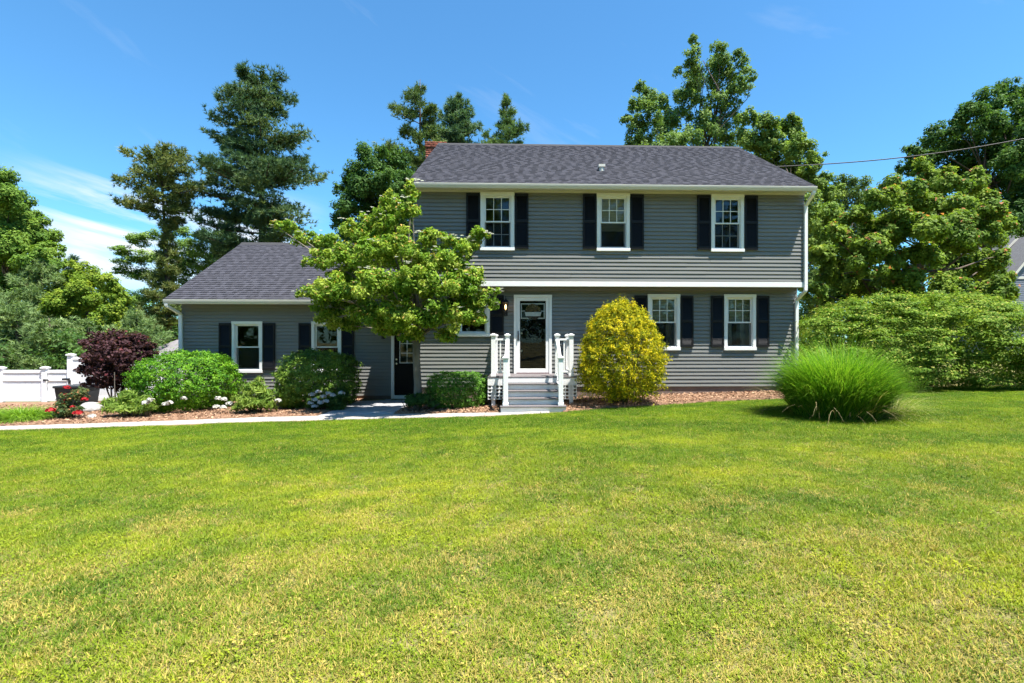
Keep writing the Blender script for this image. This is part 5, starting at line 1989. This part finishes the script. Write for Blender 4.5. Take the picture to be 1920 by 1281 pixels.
# ornamental grasses
def grass_clump(name, label, px, Y, width, height, n, seed, pal, L=(0.6, 1.0), W=(0.006, 0.012), bend=(0.5, 1.5), dead=0, spread=0.9, taper=0.0, foot=0.42, mess=0.16, arch=0.6):
    rng = np.random.default_rng(seed)
    c = spot(px, 700, Y)
    b = Vector((c.x, Y, gz(c.x, Y)))
    root = thing(name, label, 'ornamental grass', b)
    k = rng.random(n) ** 0.5
    a = rng.uniform(0, 2 * np.pi, n)
    P0 = np.c_[b.x + width * foot * k * np.cos(a), b.y + width * foot * 0.9 * k * np.sin(a), np.full(n, b.z)]
    lean = spread * k
    D0 = np.c_[np.cos(a) * lean + rng.normal(size=n) * mess, np.sin(a) * lean + rng.normal(size=n) * mess, np.ones(n)]
    Ls = height * rng.uniform(*L, n) * (1 - taper * k ** 2)
    V, F, kk = blades(rng, P0, D0, Ls, rng.uniform(*W, n), rng.uniform(*bend, n) * (1 + arch * k), 7)
    cc = palette(rng, n, pal, rng.random(n), 0.2)
    np_mesh('blade', V, F, M['blade'], np.repeat(cc, kk, axis=0), root)
    root.children[0]['kind'] = 'stuff'
    if dead:
        a = rng.uniform(0, 2 * np.pi, dead)
        P0 = np.c_[b.x + width * 0.4 * np.cos(a), b.y + width * 0.36 * np.sin(a), np.full(dead, b.z)]
        D0 = np.c_[np.cos(a) * 1.0 + rng.normal(size=dead) * 0.3, np.sin(a) * 1.0 + rng.normal(size=dead) * 0.3, np.ones(dead)]
        V, F, kk = blades(rng, P0, D0, height * rng.uniform(0.35, 0.9, dead), rng.uniform(0.004, 0.008, dead), rng.uniform(0.8, 2.2, dead), 5)
        cc = palette(rng, dead, [(0.20, 0.15, 0.08), (0.38, 0.31, 0.18)], rng.random(dead), 0.2)
        o = np_mesh('dead_blade', V, F, M['blade'], np.repeat(cc, kk, axis=0), root)
        o['kind'] = 'stuff'
    return root


grass_clump('ornamental_grass', 'big rounded clump of ornamental grass at the house corner', 1568, -3.9, 1.9, 1.9, 12000, 41, [(0.02, 0.07, 0.006), (0.06, 0.15, 0.010), (0.11, 0.22, 0.016), (0.19, 0.28, 0.035)], L=(0.45, 1.0), W=(0.009, 0.016), bend=(0.5, 1.3), dead=110, spread=0.17, taper=0.38, foot=0.40, mess=0.2, arch=0.25)
grass_clump('wispy_grass', 'thin wispy grass growing beside the big grass clump', 1668, -3.7, 0.8, 0.95, 240, 42, [(0.07, 0.14, 0.03), (0.2, 0.22, 0.08), (0.34, 0.3, 0.17)], L=(0.4, 1.0), W=(0.004, 0.008), bend=(0.6, 2.0), spread=0.8)
grass_clump('daylily_clump', 'low clump of strappy green leaves at the left end of the bed', 42, -1.2, 1.15, 0.66, 1800, 43, [(0.06, 0.13, 0.012), (0.11, 0.2, 0.018), (0.16, 0.25, 0.03)], W=(0.010, 0.020), bend=(0.8, 2.0), spread=1.0)
grass_clump('daylily_clump', 'strappy green leaves half hidden at the far left edge of the bed', -15, -1.1, 0.8, 0.55, 900, 44, [(0.06, 0.13, 0.012), (0.11, 0.2, 0.018), (0.16, 0.25, 0.03)], W=(0.010, 0.020), bend=(0.8, 2.0), spread=1.0)


# flowers
def bloom(root, name, p, r, pal, rng, n=34):
    d = rdir(rng, n)
    d[:, 2] = np.abs(d[:, 2]) * 0.9 - 0.15
    q = rng.uniform(0.45, 1.0, n)[:, None]
    P = np.array(p) + d * r * q * np.array([1, 1, 0.75])
    V, F = leaf_arrays(rng, P, d + rdir(rng, n) * 0.35 + np.array([0, 0, 0.3]), np.full(n, r * 1.0), np.full(n, r * 0.9), 0.2)
    c = palette(rng, n, pal, rng.random(n), 0.1)
    np_mesh(name, V, F, M['petal'], np.repeat(c, 4, axis=0), root)


WHITE = [(0.62, 0.60, 0.52), (0.78, 0.77, 0.72)]
RED = [(0.28, 0.008, 0.014), (0.50, 0.02, 0.03), (0.62, 0.05, 0.05)]
G_PEONY = [(0.06, 0.115, 0.02), (0.11, 0.17, 0.03), (0.18, 0.23, 0.05)]


def stalks(root, rng, base, ends, r=0.006, mat='blade'):
    m = MB()
    for e in ends:
        s = Vector(base) + Vector((rng.normal() * 0.06, rng.normal() * 0.06, -0.02))
        e = Vector(e)
        m.tube([s, s.lerp(e, 0.5) + Vector((rng.normal() * 0.03, 0, 0.04)), e], [r, r * 0.8, r * 0.6], 4)
    m.build('flower_stem', plain('green_stem', (0.09, 0.12, 0.03), 0.7) if 'green_stem' not in bpy.data.materials else bpy.data.materials['green_stem'], root)


p1, c1_, rg = shrub('peony', 'leafy peony with white blooms drooping onto the mulch, beside the red roses', 'peony', 245, -1.0, [(215, 756, 20, 10, 0), (245, 748, 24, 11, 0.1), (272, 752, 18, 10, 0), (235, 767, 28, 10, -.2), (265, 765, 20, 9, -.15), (238, 737, 8, 7, .2), (205, 769, 12, 7, -.1)],
                    1300, 0.17, 0.034, G_PEONY, 51, per=12, pr=(0.4, 0.7), up=0.2, droop=0.1, rnd=1.0, stems=12)
ends = [spot(172, 781, -1.55), spot(274, 755, -1.35), spot(311, 758, -1.1), spot(319, 755, -1.1), spot(345, 747, -0.8), spot(282, 750, -1.35)]
for e in ends:
    bloom(p1, 'bloom', e, 0.075, WHITE, rg)
stalks(p1, rg, (ORG[p1].x, ORG[p1].y, ORG[p1].z), ends[1:4])
p2, c2_, rg = shrub('peony', 'taller leafy peony with white blooms in the middle of the bed', 'peony', 478, -0.75, [(475, 732, 20, 14, 0), (455, 747, 18, 12, 0), (496, 744, 18, 14, 0), (475, 757, 30, 12, -.2), (486, 717, 10, 8, .1), (452, 763, 14, 8, -.2), (505, 760, 12, 9, -.1)],
                    1500, 0.17, 0.034, G_PEONY, 52, per=12, pr=(0.4, 0.7), up=0.2, droop=0.1, rnd=1.0, stems=12)
ends = [spot(409, 747, -0.7), spot(420, 749, -0.7), spot(430, 757, -0.8), spot(405, 763, -0.9), spot(418, 764, -0.9), spot(521, 751, -0.8)]
for e in ends:
    bloom(p2, 'bloom', e, 0.075, WHITE, rg)
stalks(p2, rg, (ORG[p2].x - 0.4, ORG[p2].y, ORG[p2].z), ends)
p3, _, rg = shrub('rose_bush', 'rose bush with red blooms at the left end of the walkway', 'rose bush', 128, -1.15, [(128, 770, 20, 16, 0), (140, 745, 20, 18, .1), (118, 758, 16, 14, 0), (152, 735, 14, 12, .1), (110, 775, 12, 10, -.1), (147, 770, 12, 12, -.1)],
                  1500, 0.055, 0.034, [(0.03, 0.06, 0.025), (0.055, 0.09, 0.035), (0.13, 0.11, 0.04)], 53, per=9, rnd=0.9, stems=12, tips=((0.20, 0.09, 0.04), 0.2))
for (px, py, rr_) in ((125, 727, .07), (123, 741, .07), (119, 757, .075), (124, 749, .06), (159, 749, .07), (95, 769, .085), (146, 774, .09), (136, 763, .05)):
    bloom(p3, 'bloom', spot(px, py, -1.45 if py > 760 else -1.15), rr_, RED, rg, 30)
rh, _, rg = shrub('white_rhododendron', 'low dark shrub with white flower heads in front of the rounded shrub', 'shrub', 612, -0.55, [(600, 752, 22, 14, 0), (625, 755, 24, 14, 0), (640, 740, 18, 16, .2), (590, 760, 14, 9, -.1), (630, 765, 16, 8, -.1)],
                  2400, 0.075, 0.03, [(0.025, 0.055, 0.014), (0.045, 0.085, 0.02), (0.08, 0.12, 0.03)], 54, per=10)
for (px, py) in ((585, 740), (597, 735), (606, 744), (590, 750), (600, 755), (616, 738), (582, 756), (611, 752), (640, 737), (590, 762), (624, 741)):
    bloom(rh, 'bloom', spot(px, py, -0.85), 0.075, [(0.5, 0.52, 0.54), (0.66, 0.68, 0.68)], rg, 26)
# pale rock shape added in place of sunlit paving between the plants
rk = spot(168, 763, 0.1)
bm = bmesh.new()
bmesh.ops.create_icosphere(bm, subdivisions=3, radius=1)
rs = random.Random(4)
for v in bm.verts:
    n_ = 1 + 0.16 * math.sin(v.co.x * 3.1 + 1) * math.cos(v.co.y * 4.3) + rs.uniform(-0.05, 0.05)
    v.co = Vector((v.co.x * 0.34 * n_, v.co.y * 0.28 * n_, max(v.co.z, -0.5) * 0.17 * n_))
me = bpy.data.meshes.new('paving_stand_in')
bm.to_mesh(me)
bm.free()
me.materials.append(M['rock'])
tag(link('paving_stand_in', me, None, (rk.x, rk.y, gz(rk.x, rk.y) + 0.09)), 'pale rock shape standing in for sunlit paving behind the red roses', 'rock')
# garden stake standing in the bed
stk = spot(216, 725, -0.2)
m = MB()
m.tube([(stk.x, -0.2, gz(stk.x, -0.2) - 0.05), (stk.x - 0.02, -0.2, spot(216, 698, -0.2).z)], [0.008, 0.008], 6)
tag(m.build('garden_stake', M['barkgrey'], None, (stk.x, -0.2, gz(stk.x, -0.2))), 'thin grey stake standing in the bed before the purple bush', 'stake')

# ------------------------------------------------------------------ background trees
TG = 'trees behind the house'
pine('white_pine', 'tall dark white pine rising behind the wing roof', 490, 24, 140,
     [(0.0, 1.5, 1.5), (0.33, 2.5, 3.0), (0.42, 4.2, 4.6), (0.52, 4.4, 4.6), (0.62, 4.4, 4.5), (0.72, 4.4, 4.2), (0.80, 3.0, 3.6), (0.85, 4.0, 2.8), (0.90, 2.4, 2.8), (0.95, 2.2, 2.6), (0.98, 1.5, 2.2), (1.0, 0.8, 1.4)],
     61, trunk_r=0.36, step=1.1, per=8, tuft=58, crownbase=0.36, needle=0.30, w=0.045, npt=9, pal=G_PINE, group=TG, gap=0.3, rise=0.1)
pine('pitch_pine', 'olive pitch pine with a bushy top left of the wing', 303, 22, 290,
     [(0.0, 1.2, 1.2), (0.25, 1.6, 1.5), (0.42, 1.2, 1.2), (0.52, 0.6, 0.7), (0.62, 0.4, 0.6), (0.67, 0.8, 0.9), (0.72, 2.6, 1.4), (0.78, 3.3, 2.0), (0.83, 2.8, 3.1), (0.88, 2.8, 2.8), (0.95, 2.6, 2.0), (1.0, 1.8, 1.3)],
     62, trunk_r=0.2, step=0.6, per=6, tuft=48, crownbase=0.06, needle=0.26, w=0.042, npt=9, pal=[(0.03, 0.048, 0.016), (0.06, 0.08, 0.026), (0.11, 0.115, 0.038)], group=TG, xb=spot(318, 640, 22).x)
pine('white_pine', 'slender white pine with a pointed leader left of the chimney', 788, 26, 142,
     [(0.0, 2.5, 2), (0.4, 3.4, 2.6), (0.62, 3.6, 2.2), (0.70, 3.0, 2.2), (0.74, 4.6, 2.0), (0.78, 1.8, 1.8), (0.85, 2.6, 1.4), (0.90, 2.2, 1.1), (0.93, 0.7, 0.8), (0.97, 0.35, 0.45), (1.0, 0.1, 0.1)],
     63, trunk_r=0.32, step=0.9, per=7, tuft=50, crownbase=0.25, needle=0.30, w=0.045, npt=9, pal=[(0.022, 0.04, 0.018), (0.045, 0.072, 0.024), (0.09, 0.11, 0.032)], group=TG, gap=0.3)
pine('white_pine', 'broad-topped pine directly behind the left end of the ridge', 858, 31, 168,
     [(0.0, 2, 2), (0.6, 2.4, 2.6), (0.8, 2.3, 2.4), (0.88, 1.6, 1.7), (0.94, 1.0, 1.0), (0.98, 0.4, 0.4), (1.0, 0.1, 0.1)],
     64, trunk_r=0.28, step=0.55, per=7, tuft=46, crownbase=0.4, needle=0.32, w=0.05, npt=9, pal=[(0.024, 0.048, 0.028), (0.045, 0.08, 0.04), (0.085, 0.115, 0.045)], group=TG, rise=0.5)
pine('white_pine', 'narrow pine at the right of the three behind the ridge', 950, 29, 168,
     [(0.0, 2, 2), (0.6, 2.2, 2.2), (0.78, 2.2, 2.4), (0.85, 1.5, 1.6), (0.91, 0.8, 0.8), (0.96, 0.35, 0.35), (1.0, 0.1, 0.1)],
     65, trunk_r=0.26, step=0.85, per=7, tuft=44, crownbase=0.4, needle=0.30, w=0.045, npt=9, pal=[(0.026, 0.05, 0.024), (0.05, 0.085, 0.03), (0.09, 0.12, 0.036)], group=TG, rise=0.25)
pine('white_pine', 'small distant pine between the pitch pine and the wing roof', 425, 30, 405,
     [(0.0, 2.6, 2.6), (0.4, 2.6, 2.8), (0.7, 1.8, 2.2), (0.9, 0.8, 1.0), (1.0, 0.15, 0.2)],
     66, trunk_r=0.2, step=0.6, per=6, tuft=36, crownbase=0.1, needle=0.32, w=0.05, npt=8, pal=G_PINE, group=TG)
broad_tree('dark_leafy_tree', 'dark leafy tree between the wing and the main roof', 'tree', 700, 17,
           [(700, 300, 34), (670, 325, 30), (735, 310, 34), (650, 355, 26), (690, 355, 40), (735, 350, 38), (765, 340, 24), (660, 390, 34), (705, 400, 40), (745, 395, 34), (640, 415, 20), (680, 440, 36), (725, 440, 36), (700, 480, 44), (650, 450, 26), (760, 440, 26), (700, 530, 46)],
           16000, 0.16, 0.09, G_DARK, 71, r0=0.2, group=TG)
broad_tree('tall_oak', 'tall leafy oak rising behind the right part of the ridge', 'tree', 1325, 21,
           [(1302, 78, 13), (1298, 100, 18), (1300, 130, 26), (1345, 95, 20), (1350, 125, 30), (1385, 105, 15), (1390, 135, 24), (1410, 145, 12), (1270, 135, 11), (1310, 165, 30), (1350, 160, 34), (1385, 165, 24), (1275, 180, 18), (1300, 195, 28), (1340, 200, 26), (1370, 195, 22), (1280, 215, 22), (1320, 235, 34), (1365, 235, 30), (1290, 255, 34), (1340, 270, 40), (1320, 320, 50)],
           9500, 0.17, 0.10, [(0.05, 0.09, 0.025), (0.09, 0.145, 0.04), (0.15, 0.205, 0.06)], 72, r0=0.26, core=0.3, per=9, group=TG, topfrac=0.92)
broad_tree('leafy_tree', 'rounder leafy tree left of the tall oak behind the ridge', 'tree', 1230, 20,
           [(1200, 165, 14), (1215, 185, 22), (1190, 200, 18), (1240, 200, 22), (1180, 225, 16), (1215, 220, 28), (1250, 225, 26), (1200, 250, 28), (1240, 255, 34), (1195, 275, 26), (1235, 290, 44), (1270, 270, 22), (1220, 340, 50)],
           6500, 0.17, 0.10, [(0.05, 0.09, 0.025), (0.09, 0.145, 0.04), (0.15, 0.205, 0.06)], 73, core=0.3, r0=0.2, per=9, group=TG)
broad_tree('leafy_tree', 'wide leafy tree behind the right end of the roof', 'tree', 1460, 15,
           [(1405, 225, 22), (1440, 240, 26), (1480, 235, 24), (1490, 255, 28), (1420, 265, 34), (1455, 275, 34), (1500, 285, 32), (1530, 300, 20), (1390, 260, 22), (1480, 310, 34), (1520, 320, 24), (1440, 320, 40), (1540, 345, 24), (1500, 360, 40), (1560, 370, 26), (1530, 400, 40), (1480, 420, 60), (1540, 460, 40)],
           13500, 0.16, 0.10, [(0.055, 0.095, 0.022), (0.10, 0.155, 0.035), (0.165, 0.215, 0.05)], 74, core=0.3, r0=0.24, per=9, group=TG)
RG = 'trees at the right of the house'
broad_tree('distant_tree', 'pale thin-topped tree seen between the house and the maple', 'tree', 1600, 24,
           [(1580, 345, 20), (1610, 350, 22), (1560, 370, 24), (1600, 380, 30), (1640, 370, 22), (1570, 410, 34), (1620, 420, 36), (1550, 450, 30), (1590, 460, 40), (1640, 470, 40), (1560, 510, 40), (1600, 540, 50), (1540, 560, 40), (1525, 420, 34), (1530, 480, 36), (1520, 530, 34), (1525, 600, 40)],
           15000, 0.18, 0.10, [(0.045, 0.08, 0.025), (0.08, 0.125, 0.035), (0.12, 0.165, 0.045)], 75, r0=0.2, group=RG)
broad_tree('red_maple', 'sunlit maple with reddish new leaves behind the hedge', 'tree', 1720, 4.5,
           [(1730, 330, 30), (1690, 350, 34), (1775, 345, 36), (1820, 345, 28), (1650, 380, 34), (1710, 385, 44), (1770, 390, 46), (1830, 380, 34), (1860, 400, 26), (1610, 410, 30), (1660, 430, 44), (1720, 440, 50), (1790, 445, 50), (1850, 445, 36), (1590, 450, 30), (1560, 440, 22), (1630, 480, 44), (1700, 500, 52), (1770, 505, 50), (1840, 505, 40), (1875, 480, 18), (1580, 500, 36), (1550, 520, 26), (1600, 540, 44), (1680, 560, 54), (1770, 570, 54), (1850, 560, 40), (1885, 555, 16), (1560, 575, 34), (1640, 600, 44), (1730, 620, 44), (1820, 600, 44), (1880, 590, 24), (1880, 425, 22), (1886, 520, 18), (1870, 545, 30), (1893, 605, 20), (1850, 420, 30), (1545, 480, 26), (1530, 545, 22)],
           31000, 0.125, 0.085, [(0.05, 0.09, 0.016), (0.095, 0.15, 0.024), (0.17, 0.22, 0.035)], 76, r0=0.22, per=9, spread=2.0, group=RG, tips=((0.32, 0.13, 0.06), 0.05), jit=0.3, core=0.3)
broad_tree('big_shade_tree', 'big dark shade tree at the upper right edge', 'tree', 1860, 16,
           [(1900, 175, 30), (1860, 195, 34), (1820, 215, 30), (1930, 200, 40), (1790, 240, 28), (1840, 245, 40), (1890, 250, 44), (1950, 260, 50), (1750, 262, 26), (1715, 285, 20), (1780, 285, 38), (1840, 295, 44), (1900, 310, 46), (1960, 330, 50), (1730, 310, 30), (1700, 315, 18), (1870, 360, 50), (1930, 390, 50), (1800, 340, 50), (1900, 420, 40), (1990, 240, 50), (2010, 330, 60), (1840, 400, 40), (1870, 430, 34), (1790, 400, 40), (1740, 360, 36)],
           26000, 0.17, 0.10, G_DARK, 77, r0=0.4, per=11, spread=2.5, group=RG, keybias=0.05)
LG = 'trees beyond the fence at the left'
broad_tree('big_leafy_tree', 'big bright leafy tree at the left edge', 'tree', 10, 16,
           [(-10, 340, 36), (20, 375, 34), (-30, 390, 50), (45, 410, 34), (15, 425, 44), (75, 440, 34), (40, 460, 44), (-15, 470, 54), (95, 470, 24), (70, 490, 36), (20, 505, 44), (110, 495, 14), (90, 515, 22), (-30, 540, 54), (30, 545, 40)],
           22000, 0.16, 0.085, [(0.05, 0.10, 0.018), (0.09, 0.155, 0.026), (0.15, 0.21, 0.035)], 81, r0=0.3, per=11, spread=2.0, group=LG)
broad_tree('yellow_green_tree', 'yellow-green bushy tree beyond the fence, lower than its neighbours', 'tree', 165, 13,
           [(150, 515, 26), (175, 525, 28), (205, 540, 26), (125, 540, 26), (150, 555, 36), (190, 570, 36), (225, 570, 24), (110, 575, 30), (145, 600, 40), (200, 605, 40), (240, 605, 26), (120, 625, 36), (170, 640, 40), (230, 640, 34), (100, 650, 34)],
           16000, 0.13, 0.075, [(0.055, 0.105, 0.014), (0.11, 0.165, 0.02), (0.20, 0.235, 0.03)], 82, r0=0.16, per=10, spread=1.5, group=LG)
broad_tree('layered_tree', 'light green tree with layered branches behind the pitch pine', 'tree', 300, 27,
           [(255, 450, 24, 14), (230, 470, 24, 12), (285, 445, 26, 16), (245, 490, 30, 14), (225, 510, 18, 10), (280, 485, 34, 18), (350, 440, 24, 18), (385, 450, 30, 20), (360, 470, 34, 22), (330, 480, 34, 22), (270, 520, 36, 18), (320, 520, 40, 24), (370, 500, 36, 24), (285, 560, 40, 24), (340, 560, 40, 26), (265, 590, 36, 24), (310, 605, 44, 28), (280, 640, 40, 24)],
           15000, 0.15, 0.085, [(0.055, 0.105, 0.022), (0.10, 0.165, 0.034), (0.16, 0.22, 0.05)], 83, r0=0.2, per=9, spread=1.5, up=0.9, group=LG)
for i, (px, Y, pt_, w_, lab, sd_) in enumerate([(30, 9, 560, 1.9, 'young pale green pine just beyond the low fence at the far left', 91), (95, 8.5, 595, 1.5, 'small pine behind the fence gate, shorter than its neighbours', 92), (80, 14, 490, 2.3, 'soft grey-green pine between the big leafy tree and the yellow-green tree', 93), (258, 9.5, 585, 1.5, 'young pine behind the purple bush', 94), (-25, 11, 540, 2.2, 'young pine cut off by the left edge', 95), (165, 10, 600, 1.6, 'young pine behind the tall fence, left of the purple bush', 96)]):
    pine('young_pine', lab, px, Y, pt_, [(0.0, w_, w_), (0.35, w_, w_), (0.6, w_ * 0.8, w_ * 0.8), (0.85, w_ * 0.45, w_ * 0.45), (1.0, 0.1, 0.1)], sd_, trunk_r=0.09, step=0.36, per=6, tuft=46, crownbase=0.04,
         needle=0.20, w=0.03, npt=9, pal=[(0.045, 0.075, 0.03), (0.08, 0.12, 0.045), (0.13, 0.165, 0.065)], group='young pines beyond the fence', rise=0.15)
pine('blue_spruce', 'dark bluish conifer tip above the yellow-green tree', 140, 26, 478, [(0.0, 2.4, 2.4), (0.5, 2.0, 2.0), (0.8, 1.1, 1.1), (1.0, 0.15, 0.15)], 97, trunk_r=0.15, step=0.5, per=6, tuft=36, crownbase=0.1, needle=0.28, w=0.045, npt=8, pal=[(0.03, 0.055, 0.045), (0.05, 0.085, 0.06)], group=LG)


def woodland(name, label, items, n, L, pal, seed):
    """a mass of far foliage that reads as one"""
    rng = np.random.default_rng(seed)
    cls = [((x, y, gz(0, 0) + z), (rx, rx, rz)) for x, y, z, rx, rz in items]
    V, F, C = leafy(rng, cls, n, L, L * 0.6, pal, per=14, pr=(0.25, 0.45), tri=True)
    tag(np_mesh(name, V, F, M['leaf'], C), label, 'woodland', kind='stuff')


rng = np.random.default_rng(200)
woodland('far_woodland', 'dense green woodland filling in behind the fence and the houses',
         [(x + rng.normal() * 1.5, 36 + rng.uniform(-3, 5), rng.uniform(1.0, 4.5), 4.0, 3.2) for x in np.arange(-62, 64, 3.0)] + [(x, 38, 1.5, 3.5, 3.0) for x in np.arange(-62, 64, 3.0)], 42000, 0.42, G_MID, 201)
woodland('undergrowth', 'dark green undergrowth behind the fence at the left',
         [(x + rng.normal() * 0.5, 7 + rng.uniform(-1, 5), rng.uniform(0.2, 1.6), 1.5, 1.1) for x in np.arange(-30, -10.8, 0.9)], 16000, 0.14, G_DARK, 202)
woodland('street_woodland', 'trees across the street, seen only as reflections in the windows',
         [(x + rng.normal() * 1.5, -38 + rng.uniform(-4, 4), z + rng.normal(), 4.2, 3.4) for x in np.arange(-54, 56, 4.0) for z in (2.5, 7.0, 11.5, 15.5)] + [(x, -40, rng.uniform(17, 21), 3.5, 3.2) for x in np.arange(-52, 54, 6.0)], 42000, 0.8, G_MID, 203)
